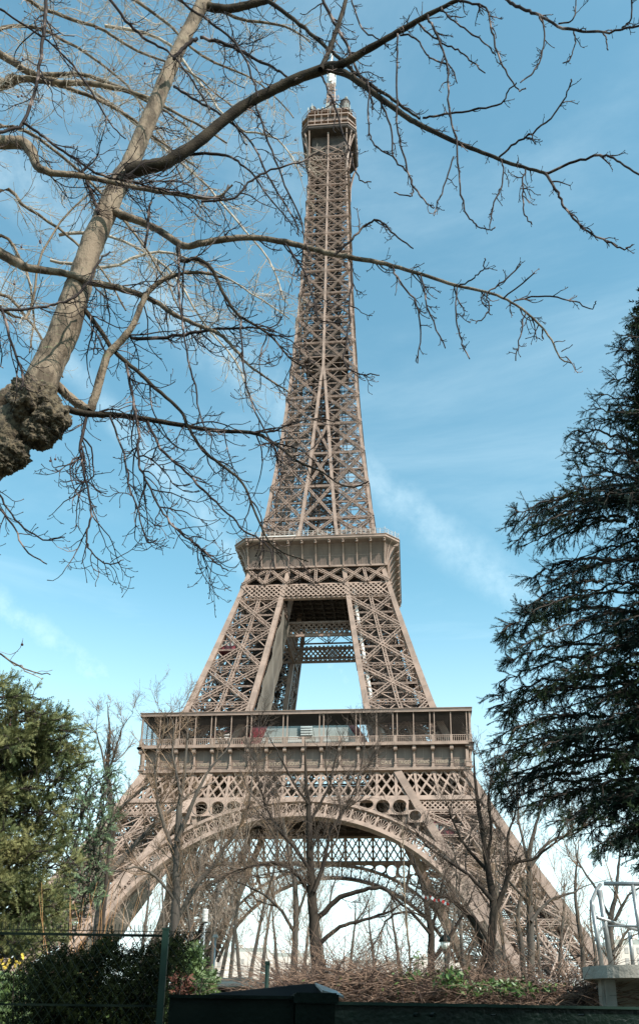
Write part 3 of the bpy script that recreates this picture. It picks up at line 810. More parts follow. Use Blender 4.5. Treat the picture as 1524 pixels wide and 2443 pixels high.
# ------------------------------------------------------------------ plants: tools
FW = BM[2]
def dscale(P): return float(np.dot(np.array(P)-CAM, FW))/FPX      # metres per photo pixel at P
def distz(x, y, z):
    d = raydir(x, y); return (z-CAM[2])/d[2]*math.hypot(d[0], d[1])
class Tubes:
    """many thin tapering tubes gathered into one mesh"""
    def __init__(s): s.V = []; s.F = []; s.n = 0
    def add(s, pts, rad, seg=4):
        P = np.asarray(pts, float); n = len(P)
        if n < 2: return
        d = np.empty_like(P); d[1:-1] = P[2:]-P[:-2]; d[0] = P[1]-P[0]; d[-1] = P[-1]-P[-2]
        d /= np.linalg.norm(d, axis=1)[:, None]+1e-12
        ref = np.array([.31, .42, .85]) if abs(d[0][2]) < .85 else np.array([.9, .1, .3])
        a = np.cross(d, ref); a /= np.linalg.norm(a, axis=1)[:, None]+1e-9; b = np.cross(d, a)
        r = np.broadcast_to(np.asarray(rad, float), (n,))[:, None]
        rings = [P+(a*math.cos(2*PI*k/seg)+b*math.sin(2*PI*k/seg))*r for k in range(seg)]
        s.V.append(np.stack(rings, 1).reshape(-1, 3))
        i = (np.arange(n-1)*seg)[:, None]; k = np.arange(seg)[None, :]; k2 = (k+1) % seg
        s.F.append(np.stack([i+k, i+k2, i+seg+k2, i+seg+k], -1).reshape(-1, 4)+s.n); s.n += n*seg
    def build(s, name, mt, parent=None, smooth=True, loc=(0,0,0)):
        V = np.concatenate(s.V)-np.array(loc); F = np.concatenate(s.F)
        return npmesh(name, V, F, mt, parent, smooth)
def npmesh(name, V, F, mt, parent=None, smooth=False):
    me = D.meshes.new(name); k = F.shape[1]
    me.vertices.add(len(V)); me.vertices.foreach_set('co', V.astype(np.float32).ravel())
    me.loops.add(F.size); me.loops.foreach_set('vertex_index', F.astype(np.int32).ravel())
    me.polygons.add(len(F)); me.polygons.foreach_set('loop_start', (np.arange(len(F))*k).astype(np.int32))
    me.polygons.foreach_set('loop_total', np.full(len(F), k, np.int32))
    if smooth: me.polygons.foreach_set('use_smooth', np.ones(len(F), bool))
    me.update(calc_edges=True); me.materials.append(mt)
    o = D.objects.new(name, me); COL.objects.link(o)
    if parent: o.parent = parent
    return o
def unit(v): return v/(np.linalg.norm(v)+1e-12)
def smooth_path(P, r, rng, jit, sub=4):
    """Catmull-Rom through hand-placed points with a little waywardness"""
    P = [np.array(p) for p in P]; Q = []; Rr = []
    n = len(P)
    for i in range(n-1):
        p0, p1, p2, p3 = P[max(i-1, 0)], P[i], P[i+1], P[min(i+2, n-1)]
        for k in range(sub):
            t = k/sub
            Q.append(.5*((2*p1)+(-p0+p2)*t+(2*p0-5*p1+4*p2-p3)*t*t+(-p0+3*p1-3*p2+p3)*t**3)+rng.normal(0, jit, 3)*(1 if (i or k) else 0))
            Rr.append(r[i]*(1-t)+r[i+1]*t)
    Q.append(P[-1]); Rr.append(r[-1]); return np.array(Q), np.array(Rr)
def walk(rng, p, d, L, n, wig, trop, tip=None, tipf=.6):
    pts = [p]; st = L/n
    for i in range(n):
        d = d+rng.normal(0, wig, 3)+(trop if (tip is None or i < n*tipf) else tip)
        d = unit(d); p = p+d*st; pts.append(p)
    return pts
def side(rng, d, ang, flat=None):
    a = np.cross(d, rng.normal(0, 1, 3)); 
    if flat is not None: a = a-flat*np.dot(a, flat)*.72
    a = unit(a); return unit(d*math.cos(ang)+a*math.sin(ang))
def resample(P, r, n=14):
    P = np.asarray(P, float); c = np.concatenate([[0], np.cumsum(np.linalg.norm(P[1:]-P[:-1], axis=1))]); t = np.linspace(0, c[-1], n)
    r = np.broadcast_to(np.asarray(r, float), (len(P),))
    return np.stack([np.interp(t, c, P[:, k]) for k in range(3)], 1), np.interp(t, c, r)
def addbatch(tb, P, Rr, seg=3):
    """P (N,n,3), Rr (N,n)"""
    N_, n = P.shape[:2]; d = np.empty_like(P); d[:, 1:-1] = P[:, 2:]-P[:, :-2]; d[:, 0] = P[:, 1]-P[:, 0]; d[:, -1] = P[:, -1]-P[:, -2]
    d /= np.linalg.norm(d, axis=2)[..., None]+1e-12
    a = np.cross(d, np.array([.31, .42, .85])); a /= np.linalg.norm(a, axis=2)[..., None]+1e-9; b = np.cross(d, a)
    V = np.stack([P+(a*math.cos(2*PI*k/seg)+b*math.sin(2*PI*k/seg))*Rr[..., None] for k in range(seg)], 2)   # N,n,seg,3
    tb.V.append(V.reshape(-1, 3))
    o = (np.arange(N_)*n*seg)[:, None, None]+(np.arange(n-1)*seg)[None, :, None]; k = np.arange(seg)[None, None, :]; k2 = (k+1) % seg
    tb.F.append(np.stack([o+k, o+k2, o+seg+k2, o+seg+k], -1).reshape(-1, 4)+tb.n); tb.n += N_*n*seg
def sprout(tb, rng, pts, rad, level, prm, flat=None, seg=3):
    """levels of side shoots along a path; every level is grown in one go"""
    P, Rr = resample(pts, rad); P = P[None]; Rr = Rr[None]
    for q in prm:
        st = q.get('start', 0); Ls = np.linalg.norm(P[:, 1:]-P[:, :-1], axis=2).sum(1)
        cnt = rng.poisson(Ls*(1-st)/q['sp']); idx = np.repeat(np.arange(len(P)), cnt); N_ = len(idx)
        if not N_: break
        n = P.shape[1]; t = rng.uniform(st, .98, N_); f = t*(n-1); i = np.minimum(f.astype(int), n-2); fr = (f-i)[:, None]
        A, B = P[idx, i], P[idx, i+1]; p = A*(1-fr)+B*fr; d = B-A; d /= np.linalg.norm(d, axis=1)[:, None]+1e-12
        a = np.cross(d, rng.normal(0, 1, (N_, 3)))
        if flat is not None: a = a-flat*(a@flat)[:, None]*.65
        a /= np.linalg.norm(a, axis=1)[:, None]+1e-9
        an = rng.uniform(*q['ang'], N_)[:, None]; d = d*np.cos(an)+a*np.sin(an)
        L = q['len']*rng.uniform(.35, 1.3, N_)*(1-q.get('tp', .5)*t); L = np.minimum(L, Ls[idx]*.8)
        m_ = q.get('n', 6); pts_ = [p]
        for k in range(m_):
            tr = q['trop'] if (q.get('tip') is None or k < m_*.6) else q['tip']
            d = d+rng.normal(0, q['wig'], (N_, 3))+tr; d /= np.linalg.norm(d, axis=1)[:, None]+1e-12
            p = p+d*(L/m_)[:, None]; pts_.append(p)
        NP = np.stack(pts_, 1); r0 = np.minimum(Rr[idx, i]*.75, q['r']*(L/q['len'])**.6); r1 = np.maximum(r0*.4, q.get('rmin', .001)); r0 = np.maximum(r0, r1)
        NR = r0[:, None]+(r1-r0)[:, None]*np.linspace(0, 1, m_+1)[None]
        if q.get('bud'): NR[:, -1] *= 1.7
        addbatch(tb, NP, NR, seg)
        if q.get('cb'):
            for w in NP[::23]: q['cb'](w)
        P, Rr = NP, NR
M['bark'] = mat('plane_bark', (.185, .14, .10), .8, (.075, .055, .038), 4.5, bump=.8, bscale=30, lo=.44, hi=.60, stretch=(1,1,.45), spec=.2, detail=9)
M['bark_dark'] = mat('branch_bark', (.022, .017, .013), .85, (.050, .039, .028), 4, spec=.1, bump=.4, bscale=40)
M['twig'] = mat('twig_bark', (.022, .015, .014), .8, (.22, .16, .14), 3.5, lo=.54, hi=.68, spec=.2)
M['twig_pale'] = mat('pale_twig_bark', (.42, .36, .29), .7, (.22, .17, .13), 2.2)
M['burl'] = mat('burl_bark', (.024, .018, .011), .95, (.115, .088, .055), 16, bump=1.0, bscale=22)
M['grey_bark'] = mat('grey_bark', (.075, .06, .047), .85, (.045, .036, .03), 3, bump=.4, bscale=20, stretch=(1,1,.3))
M['black_bark'] = mat('dark_bark', (.018, .014, .012), .85, (.04, .031, .025), 3, spec=.1, bump=.4, bscale=20, stretch=(1,1,.3))
M['fine'] = mat('fine_twigs', (.23, .15, .095), .8, (.11, .068, .043), 1.5)
M['fine_dark'] = mat('fine_dark_twigs', (.085, .056, .04), .8, (.045, .03, .022), 1.5)
M['fine_pale'] = mat('fine_pale_twigs', (.34, .26, .205), .8, (.20, .145, .11), 1.5)
M['seed'] = mat('seed_ball', (.11, .035, .03), .9, (.07, .03, .025), 20)

# ------------------------------------------------------------------ near plane tree, upper left
rng = np.random.default_rng(11)
tree = empty('plane_tree', tuple(at(-120, 1400, 12.5))[:2]+(0,), 'big bare plane tree with a knobbly burl and long dark branches across the sky', 'tree')
TL = np.array(tree.location)
def px_path(L, d0, d1, sub=3, jit=.006):
    """L: (x, y, width_px) in the photo; distances run from d0 to d1"""
    n = len(L); P = []; r = []
    for i, (x, y, w) in enumerate(L):
        d = d0+(d1-d0)*i/max(1, n-1); p = np.array(at(x, y, d)); P.append(p); r.append(w/2*dscale(p))
    return P, r
def bark_scars(m):
    nt = m.node_tree; b = nt.nodes['Principled BSDF']; src = b.inputs['Base Color'].links[0].from_socket
    tc = N(nt, 'ShaderNodeTexCoord'); mp = N(nt, 'ShaderNodeMapping'); mp.inputs['Scale'].default_value = (3.2, 3.2, 9); nt.links.new(tc.outputs['Object'], mp.inputs[0])
    n = N(nt, 'ShaderNodeTexNoise'); n.inputs['Scale'].default_value = 1.6; n.inputs['Detail'].default_value = 7; n.inputs['Distortion'].default_value = 1.2; nt.links.new(mp.outputs[0], n.inputs['Vector'])
    f = mrange(nt, n.outputs[0], .60, .66, 0, .75); mx = N(nt, 'ShaderNodeMix', data_type='RGBA'); nt.links.new(f, mx.inputs[0]); nt.links.new(src, mx.inputs[6]); mx.inputs[7].default_value = (.045, .034, .025, 1); nt.links.new(mx.outputs[2], b.inputs['Base Color'])
    f2 = mrange(nt, n.outputs[0], .30, .38, .6, 0); mx2 = N(nt, 'ShaderNodeMix', data_type='RGBA'); nt.links.new(f2, mx2.inputs[0]); nt.links.new(mx.outputs[2], mx2.inputs[6]); mx2.inputs[7].default_value = (.15, .15, .085, 1); nt.links.new(mx2.outputs[2], b.inputs['Base Color'])
bark_scars(M['bark'])
def tubeobj(paths, name, mt, parent, seg=10, wob=0.0):
    t = Tubes()
    for P, r in paths: t.add(P, r, seg)
    o = t.build(name, mt, None, True, loc=tuple(parent.location)); o.parent = parent
    return o
def bark_rad(r, rng, am=.06): return r*(1+rng.normal(0, am, len(r)))
# trunk from the ground up to the burl, then the leaning stem
Pt, rt = px_path([(-330, 2700, 190), (-290, 2100, 165), (-230, 1600, 150), (-130, 1240, 135), (-30, 1085, 120), (40, 1020, 112), (85, 985, 100)], 12.6, 11.9)
Pt[0][2] = -.1
Q, qr = smooth_path(Pt, rt, rng, .004, 6); 
tubeobj([(Q, bark_rad(qr, rng, .03))], 'trunk', M['burl'], tree, 18)
Ps, rs = px_path([(85, 985, 100), (95, 925, 84), (120, 860, 78), (150, 800, 74), (172, 730, 72), (192, 670, 62), (215, 595, 56), (243, 530, 54), (268, 470, 50), (288, 430, 50), (308, 398, 46), (330, 345, 42), (355, 285, 40), (380, 225, 38), (405, 165, 36), (432, 105, 32), (455, 60, 31), (482, 8, 34), (505, -50, 30), (540, -150, 24)], 11.9, 12.6)
Q, qr = smooth_path(Ps, rs, rng, .003, 5); stemP = Q
tubeobj([(Q, bark_rad(qr*.93, rng, .025))], 'stem', M['bark'], tree, 20)
# burl
def burl(cx, cy, rad_px, dist, sq=(1,1,1), seed=0):
    c = np.array(at(cx, cy, dist)); r = rad_px*dscale(c); vs = []; fs = []; nu, nv = 100, 70
    for j in range(nv+1):
        th = PI*j/nv
        for i in range(nu):
            ph = 2*PI*i/nu; n = Vector((math.sin(th)*math.cos(ph), math.sin(th)*math.sin(ph), math.cos(th)))
            h = mnoise.fractal(n*2.1+Vector((seed, 0, 0)), 1.0, 2.0, 6)*.26+abs(mnoise.noise(n*8+Vector((3, seed, 1))))*.16+abs(mnoise.noise(n*17+Vector((1, seed, 5))))*.13-abs(mnoise.noise(n*34+Vector((7, seed, 2))))*.07
            p = n*(r*(1+h)); vs.append((c[0]+p.x*sq[0]-TL[0], c[1]+p.y*sq[1]-TL[1], c[2]+p.z*sq[2]-TL[2]))
    for j in range(nv):
        for i in range(nu): fs.append((j*nu+i, (j+1)*nu+i, (j+1)*nu+(i+1) % nu, j*nu+(i+1) % nu))
    return vs, fs
b_ = MB()
for a in ((85, 975, 58, 11.75, (1.0,1,1.05), 1), (122, 1000, 40, 11.6, (1,1,1.1), 4), (70, 938, 36, 11.8, (1.1,1,1), 8), (92, 1035, 34, 11.7, (1.1,1,1), 12), (30, 1085, 36, 11.85, (1,1,.9), 15), (6, 1105, 30, 11.9, (1,1,.8), 19)):
    b_.add(*burl(*a))
o = b_.build('burl', M['burl'], tree, True)
BR = [  # traced limbs: (points, distance start, distance end)
 [[(70,925,46),(38,935,48),(5,958,50),(-40,985,52),(-110,1000,52)],12.05,12.5],
 [[(495,14,22),(545,20,21),(600,8,19),(650,-8,15),(700,-60,10)],12.5,12.2],
 [[(636,-2,11),(700,45,10),(762,97,9),(800,130,9),(845,170,9),(890,205,9),(950,245,7),(1000,282,6)],12.2,11.2],
 [[(300,410,40),(350,398,34),(400,385,31),(470,340,28),(560,265,26),(640,220,25),(720,182,25),(785,160,27),(815,152,20),(880,115,17),(950,75,15),(1020,35,12),(1090,0,9),(1150,-30,7)],12.0,10.2],
 [[(790,162,22),(830,178,17),(880,212,15),(960,272,14),(1010,300,13),(1080,335,12),(1150,362,10),(1220,390,9),(1262,402,8),(1300,413,8)],11.0,10.4],
 [[(1300,413,7),(1370,385,6),(1430,370,6),(1470,382,5),(1524,418,5),(1580,450,4)],10.4,10.1],
 [[(1300,413,7),(1330,460,6),(1350,500,6),(1400,550,5),(1450,575,5),(1488,592,4),(1508,583,4)],10.4,10.5],
 [[(765,165,14),(785,120,12),(810,50,11),(830,-20,9)],11.0,11.2],
 [[(765,-10,8),(790,40,8),(825,100,7),(850,165,6),(880,220,5),(890,260,4)],11.6,11.4],
 [[(1190,374,5),(1230,340,5),(1280,310,4.5),(1330,262,4),(1352,220,3.5),(1362,188,4)],10.5,10.2],
 [[(1008,280,5),(1060,272,5),(1130,262,4.5),(1195,246,4),(1213,215,3.5),(1232,196,3)],10.8,10.5],
 [[(1020,35,6),(1039,75,6),(1060,130,5),(1069,176,5),(1070,252,5),(1085,328,5),(1095,428,4.5),(1110,504,4),(1135,534,3.5),(1165,549,3),(1180,541,3)],10.4,10.0],
 [[(948,80,5),(948,141,5),(946,252,5),(948,302,4.5),(964,378,4.5),(984,438,4.5),(1005,470,4),(1034,496,3)],10.6,10.3],
 [[(1082,373,4),(1059,443,4),(1045,480,3.5),(1035,514,3)],10.5,10.3],
 [[(1195,380,4),(1200,403,4),(1195,443,4),(1175,489,4),(1168,544,3)],10.5,10.3],
 [[(1253,403,4),(1246,464,4),(1253,514,3.5),(1268,533,3)],10.4,10.2],
 [[(900,228,5),(908,242,5),(933,312,4.5),(938,373,4.5),(973,413,4),(984,444,4),(978,468,3.5),(940,458,3)],10.9,10.6],
 [[(874,190,4.5),(878,202,4),(880,302,4),(893,343,4),(938,373,3.5)],10.9,10.6],
 [[(767,180,5),(785,220,5),(802,262,5),(822,328,4.5),(838,373,4),(858,428,3.5),(885,433,3)],11,10.8],
 [[(1195,-20,8),(1210,0,8),(1246,20,8),(1286,35,7),(1342,66,7),(1392,73,6),(1452,73,5),(1524,60,5),(1590,45,4)],10.2,9.8],
 [[(1286,35,4.5),(1299,76,4),(1291,131,4),(1271,171,4),(1241,196,3)],10,9.8],
 [[(1369,71,4),(1372,101,3.5),(1362,136,3),(1342,149,3)],10,9.9],
 [[(1437,76,4),(1447,93,3.5),(1450,118,3)],10,9.9],
 [[(1332,55,4),(1367,43,3.5),(1374,-5,3)],10,9.9],
 [[(1483,66,4),(1505,40,4),(1508,-10,4)],10,9.9],
 [[(1090,-5,6),(1110,3,6),(1160,20,5),(1175,76,5),(1185,121,4.5),(1205,166,4),(1236,212,3.5),(1253,209,3)],10.2,10.0],
 [[(1050,15,4.5),(1059,25,4.5),(1090,55,4),(1135,86,4),(1165,111,3.5),(1182,131,3)],10.3,10.1],
 [[(999,55,5),(1044,96,4.5),(1085,113,4),(1120,141,4),(1157,173,3)],10.4,10.3],
 [[(954,83,4.5),(989,88,4.5),(1014,121,4),(1034,141,4),(1074,156,4),(1090,197,3)],10.5,10.3],
 [[(838,-5,4),(863,66,4),(903,91,3.5),(925,110,3)],11,10.8],
 [[(258,500,26),(300,515,21),(340,530,19),(385,552,18),(425,580,18),(450,586,17),(520,572,17),(600,566,15),(680,577,15),(762,598,14),(830,612,13),(920,630,11),(1000,652,9),(1090,681,8),(1160,696,7),(1220,720,6),(1262,752,6),(1308,800,5),(1335,852,4),(1362,866,3.5)],12.12,9.8],
 [[(798,608,6),(840,570,5.5),(875,535,5),(905,526,5),(940,560,4.5),(985,592,3.5)],10.8,10.4],
 [[(425,582,13),(428,615,11),(443,622,10),(469,617,10),(504,640,9),(534,701,8),(564,746,7),(610,776,6),(650,805,5),(700,862,4),(760,885,3)],11.4,10.6],
 [[(935,635,5),(960,680,5),(990,720,4.5),(1002,780,4),(996,866,3)],10.4,10.3],
 [[(1003,655,4),(1025,750,4),(1062,830,3)],10.3,10.2],
 [[(1090,685,4),(1086,750,4),(1100,810,4),(1120,856,3)],10.2,10],
 [[(1095,682,4),(1130,660,3.5),(1153,640,3),(1156,615,3)],10.2,10],
 [[(1160,697,4),(1200,672,4),(1242,630,3)],10,10],
 [[(1225,718,4),(1300,706,4),(1370,720,3.5),(1412,735,3),(1422,718,3)],10,9.8],
 [[(1200,712,4),(1275,650,3)],10,9.9],
 [[(1255,745,4),(1240,800,3.5),(1230,860,3)],10,9.9],
 [[(1160,697,4),(1166,740,3.5),(1134,772,3)],10,10],
 [[(-60,330,40),(0,338,34),(50,340,32),(75,360,30),(88,395,22),(120,410,18),(190,418,15),(262,432,14),(330,448,12),(400,460,10),(470,470,9),(520,468,7),(555,440,5)],12.4,11.0],
 [[(-60,560,30),(0,603,27),(45,628,26),(75,640,20),(161,653,18),(212,671,18),(282,686,17),(343,706,14),(383,726,13),(418,751,12),(469,774,10),(524,797,9),(564,837,8),(595,872,6),(645,907,5),(692,938,4)],12.3,10.8],
 [[(160,975,18),(202,986,16),(282,991,14),(353,1000,13),(443,1016,11),(534,1028,10),(610,1034,9),(670,1069,7),(716,1104,6),(762,1122,5),(805,1152,4),(845,1162,4),(878,1148,3)],11.7,10.4],
 [[(605,1033,6),(655,1028,5),(700,1008,4),(750,1000,4),(800,1005,3)],10.9,10.6],
 [[(118,895,26),(140,922,24),(165,945,24),(190,965,24),(215,978,22)],12.1,11.8],
 [[(215,978,24),(235,920,22),(255,850,20),(290,812,19),(320,770,16),(340,720,15),(370,680,13),(420,655,11),(480,650,8),(540,665,5)],11.8,11.2],
 [[(312,805,9),(370,808,9),(440,796,8),(520,786,7),(600,780,5),(660,792,4)],11.6,11.0],
 [[(190,722,13),(242,792,12),(272,837,11),(323,882,10),(373,928,9),(428,978,8),(454,1028,8),(484,1074,7),(534,1114,7),(580,1154,6),(605,1215,5.5),(640,1290,5),(675,1318,4),(735,1340,3)],12.0,10.2],
 [[(300,868,8),(318,953,7),(330,1028,7),(330,1094,6),(353,1154,6),(383,1215,5),(420,1262,5),(470,1300,4.5),(510,1340,4),(545,1362,3)],11.4,10.3],
 [[(353,1006,7),(383,1069,7),(444,1124,6),(484,1170,6),(534,1215,5),(585,1268,4.5),(640,1300,4),(655,1360,3)],11.2,10.2],
 [[(207,990,9),(192,1074,7),(207,1154,6),(217,1220,5),(207,1275,4.5),(215,1315,4),(255,1345,3.5),(295,1336,3)],11.6,10.9],
 [[(262,992,6),(297,1084,5.5),(307,1154,5),(325,1205,4.5),(350,1290,4),(376,1285,3)],11.4,10.8],
 [[(-20,1150,6),(20,1215,5),(60,1262,4.5),(110,1288,4),(155,1282,3)],11.6,11.2],
 [[(-10,1200,6),(30,1250,4.5),(60,1310,4),(112,1346,3)],11.6,11.2],
 [[(112,-30,9),(106,60,9),(90,180,8),(55,290,8),(0,315,7),(-40,325,6)],11.2,11.0],
 [[(55,292,8),(100,320,7),(150,360,7),(230,412,6),(310,432,6),(400,455,5),(520,470,4),(545,440,4)],11.0,10.6],
 [[(-20,738,8),(60,736,7),(120,726,6),(170,712,6),(205,680,6),(240,620,5),(262,600,4)],11.0,11.1],
 [[(0,730,8),(30,820,7),(55,900,6),(52,930,5)],11,11],
 [[(205,425,9),(225,480,9),(235,512,9)],12.1,12.0],
 [[(470,90,9),(440,110,9),(415,140,9)],11.8,11.9],
 [[(478,88,8),(540,105,8),(610,140,7),(660,165,6),(700,195,6)],11.8,11.2],
 [[(250,-20,7),(300,45,7),(350,95,6),(400,120,5),(450,180,4),(500,260,4)],11.5,11.3],
 [[(415,205,7),(470,240,6),(530,275,6),(600,340,5),(640,420,5),(700,520,4),(712,560,3)],12,11],
 [[(440,370,7),(520,365,7),(560,380,6),(600,410,5),(650,480,4),(700,540,3)],11.8,11],
 [[(610,245,5),(640,340,5),(680,440,4.5),(715,520,4),(735,600,3)],11.4,11],
 [[(345,590,7),(360,480,5),(350,560,5)],11.4,11],
 [[(425,590,6),(428,700,6),(440,800,5),(460,900,5),(480,1000,4),(500,1040,3)],11.3,10.9],
 [[(575,755,5),(580,860,5),(600,960,4),(650,1060,4),(665,1090,3)],10.9,10.6],
 [[(480,480,6),(560,470,5.5),(600,430,5),(660,400,4.5),(720,385,4),(760,360,3)],11,10.8],
 [[(680,580,5),(720,640,4.5),(745,700,4),(760,760,3.5),(830,770,3)],10.9,10.6],
 [[(840,630,5),(835,720,5),(830,790,4.5),(820,860,4),(850,890,3.5),(905,895,3)],10.6,10.4],
 [[(400,-20,7),(470,30,6),(560,100,6),(600,180,5),(615,230,4)],11.3,11.2],
 [[(0,20,6),(60,60,5),(130,110,5),(200,190,5),(260,290,4),(300,330,3)],11.3,11.2],
]
tw = Tubes()
camf = np.array(FW)
K = .0055   # metres per photo pixel at about 11 m
dn, upv = np.array([.02, 0, -.09]), np.array([.05, 0, .24])
prm = [dict(sp=34*K, len=215*K, ang=(.35, 1.05), wig=.16, trop=dn, tip=upv, r=.0155, rmin=.0046, n=11, bud=1, start=.03, tp=.45),
       dict(sp=40*K, len=85*K, ang=(.45, 1.15), wig=.18, trop=dn*.4, tip=upv*1.2, r=.0095, rmin=.0042, n=6, bud=1, tp=.4),
       dict(sp=36*K, len=22*K, ang=(.6, 1.2), wig=.18, trop=dn*0, tip=upv, r=.0060, rmin=.0038, n=3, bud=1)]
for L, d0, d1 in BR:
    P, r = px_path(L, d0, d1)
    Q, qr = smooth_path(P, r, rng, .009 if L[0][2] < 12 else .004, 5)
    big = L[0][2]; qr = qr*(.86 if big > 20 else .92)
    qr = qr*(1+np.abs(rng.normal(0, .05, len(qr))))
    tubeobj([(Q, qr)], 'branch', M['bark'] if (big > 20 and L[0][0] < 260) or L[0] in ((215,978,24), (118,895,26)) else M['bark_dark'] if big > 9 else M['twig'], tree, 10 if big > 12 else 6)
    xm = np.mean([a[0] for a in L]); xe = L[-1][0]
    if xm > 880: pr = [dict(prm[0], sp=40*K, len=58*K, n=7), dict(prm[2], sp=14*K)]
    elif xm > 600: pr = [dict(prm[0], sp=36*K, len=110*K, n=8), dict(prm[1], sp=32*K, len=36*K), dict(prm[2], sp=30*K)]
    elif L[0][2] >= 8: pr = prm
    else: pr = [dict(prm[0], sp=44*K, len=120*K, r=.010), dict(prm[1], sp=36*K, len=40*K)]
    st = dict(pr[0]); 
    if big > 24: st['start'] = .18
    sprout(tw, rng, Q, qr, 0, [st]+pr[1:], flat=camf)
sprout(tw, rng, stemP[30:], np.full(len(stemP[30:]), .02), 0, [dict(prm[0], sp=70*K), prm[1], prm[2]], flat=camf)
o = tw.build('twigs', M['twig'], None, True, loc=tuple(TL)); o.parent = tree; o['kind'] = 'stuff'

# ------------------------------------------------------------------ second plane tree, farther, pale twigs and seed balls
rng = np.random.default_rng(4)
t2 = empty('plane_tree', tuple(at(-420, 2000, 24))[:2]+(0,), 'farther plane tree with pale twigs and hanging seed balls at the upper left edge', 'tree')
TL2 = np.array(t2.location)
P, r = px_path([(-420, 2600, 90), (-400, 1800, 80), (-380, 1100, 64), (-340, 600, 50), (-280, 250, 40), (-200, 0, 30)], 24, 25); P[0][2] = -.1
Q, qr = smooth_path(P, r, rng, .01, 5); o = tubeobj([(Q, qr)], 'trunk', M['bark'], t2, 14)
tw = Tubes(); balls = []
K2 = .0118
BR2 = [[[(-300,300,26),(-100,60,20),(0,128,17),(75,172,15),(140,195,14),(240,200,12),(340,228,9),(440,280,6),(540,340,4)],24,21],
 [[(-250,300,24),(0,205,16),(60,188,14),(130,178,12),(220,182,9),(320,225,7),(420,280,5),(480,340,4)],25,22],
 [[(-300,420,24),(-60,205,26),(10,200,24),(30,180,12),(80,190,11),(180,215,9),(290,265,7),(400,350,5),(470,400,3)],24,22],
 [[(-350,800,20),(-120,560,14),(0,450,9),(70,500,7),(160,560,6),(240,640,5),(300,740,4)],25,23],
 [[(-350,900,18),(-120,760,12),(0,700,9),(80,780,6),(120,850,5),(150,900,4)],25,24],
 [[(-350,700,18),(-120,400,12),(0,300,9),(120,350,7),(260,480,6),(380,640,5),(440,760,3)],25,22],
 [[(-300,100,18),(-60,-60,12),(100,20,9),(220,60,7),(330,120,6),(450,170,4),(560,260,3)],25,22],
 [[(-200,0,18),(60,-80,12),(250,-40,9),(380,40,7),(480,130,6),(620,200,4),(700,280,3)],25,22],
 [[(-100,-100,18),(200,-120,12),(420,-40,9),(560,40,7),(680,60,5),(740,100,3)],25,22],
 [[(-350,500,18),(-100,620,10),(0,560,8),(60,640,6),(80,740,5),(70,840,3)],26,25],
 [[(-350,300,18),(-60,100,10),(60,60,8),(180,110,6),(300,200,5),(380,320,4),(440,440,3)],25,23],
 [[(-380,900,16),(-100,700,10),(60,760,7),(100,600,5),(200,470,4),(330,420,3)],25,23],
 [[(-380,1500,14),(-150,1500,8),(0,1568,4.5),(70,1600,3.5),(120,1610,2.5)],20,19],
 [[(20,1575,3.5),(60,1600,3),(100,1620,2)],20,19],
 [[(250,60,8),(380,90,7),(480,200,6),(560,300,5),(660,330,4),(720,420,3)],24,22],
 [[(200,200,8),(330,300,7),(470,420,6),(560,520,5),(640,620,4),(680,720,3)],24,22],
 [[(120,620,8),(250,640,7),(380,600,6),(500,640,5),(600,700,4),(690,760,3)],24,22],
 [[(140,560,8),(260,560,7),(400,640,6),(480,760,5),(560,860,4),(600,960,3)],24,22]]
def ballcb(w):
    if rng.random() < .35: balls.append(w[-1])
pr2 = [dict(sp=24*K2, len=210*K2, ang=(.5, 1.2), wig=.17, trop=dn*1.0, tip=upv*.7, r=.018, rmin=.0075, n=8, cb=ballcb),
       dict(sp=30*K2, len=85*K2, ang=(.5, 1.2), wig=.2, trop=dn, tip=upv, r=.012, rmin=.006, n=5, cb=None),
       dict(sp=26*K2, len=26*K2, ang=(.5, 1.3), wig=.2, trop=dn*0, tip=upv, r=.007, rmin=.005, n=3)]
for L, d0, d1 in BR2:
    P, r = px_path(L, d0, d1); Q, qr = smooth_path(P, r, rng, .02, 4)
    tubeobj([(Q, qr)], 'branch', M['bark'] if L[0][2] > 12 else M['twig_pale'], t2, 6)
    sprout(tw, rng, Q, qr, 0, pr2 if L[-1][1] < 1400 else [dict(pr2[0], sp=60*K2, len=60*K2, r=.007)], flat=camf)
o = tw.build('twigs', M['twig_pale'], None, True, loc=tuple(TL2)); o.parent = t2; o['kind'] = 'stuff'
def sphere(mb, c, r, nu=10, nv=6):
    mb.add([(c[0]+r*math.sin(PI*j/nv)*math.cos(2*PI*i/nu), c[1]+r*math.sin(PI*j/nv)*math.sin(2*PI*i/nu), c[2]+r*math.cos(PI*j/nv)) for j in range(nv+1) for i in range(nu)],
           [(j*nu+i, (j+1)*nu+i, (j+1)*nu+(i+1) % nu, j*nu+(i+1) % nu) for j in range(nv) for i in range(nu)])
sb = MB(); sphere(sb, (0,0,0), .032); sb.box(-.003, -.003, 0, .003, .003, .16)
me = None
extra = [np.array(at(x, y, 21)) for x, y in ((55,134),(230,62),(346,145),(262,162),(272,160),(44,224),(53,222),(531,196),(547,199),(460,490),(458,500),(97,572),(52,582),(96,568),(121,1092),(133,1088),(25,1720),(35,670))]
for p in (balls[:14]+extra):
    if me is None: o = sb.build('seed_ball', M['seed'], t2, True); me = o.data
    else: o = D.objects.new('seed_ball', me); COL.objects.link(o); o.parent = t2
    o.location = tuple(np.array(p)-TL2-np.array([0,0,.1]))

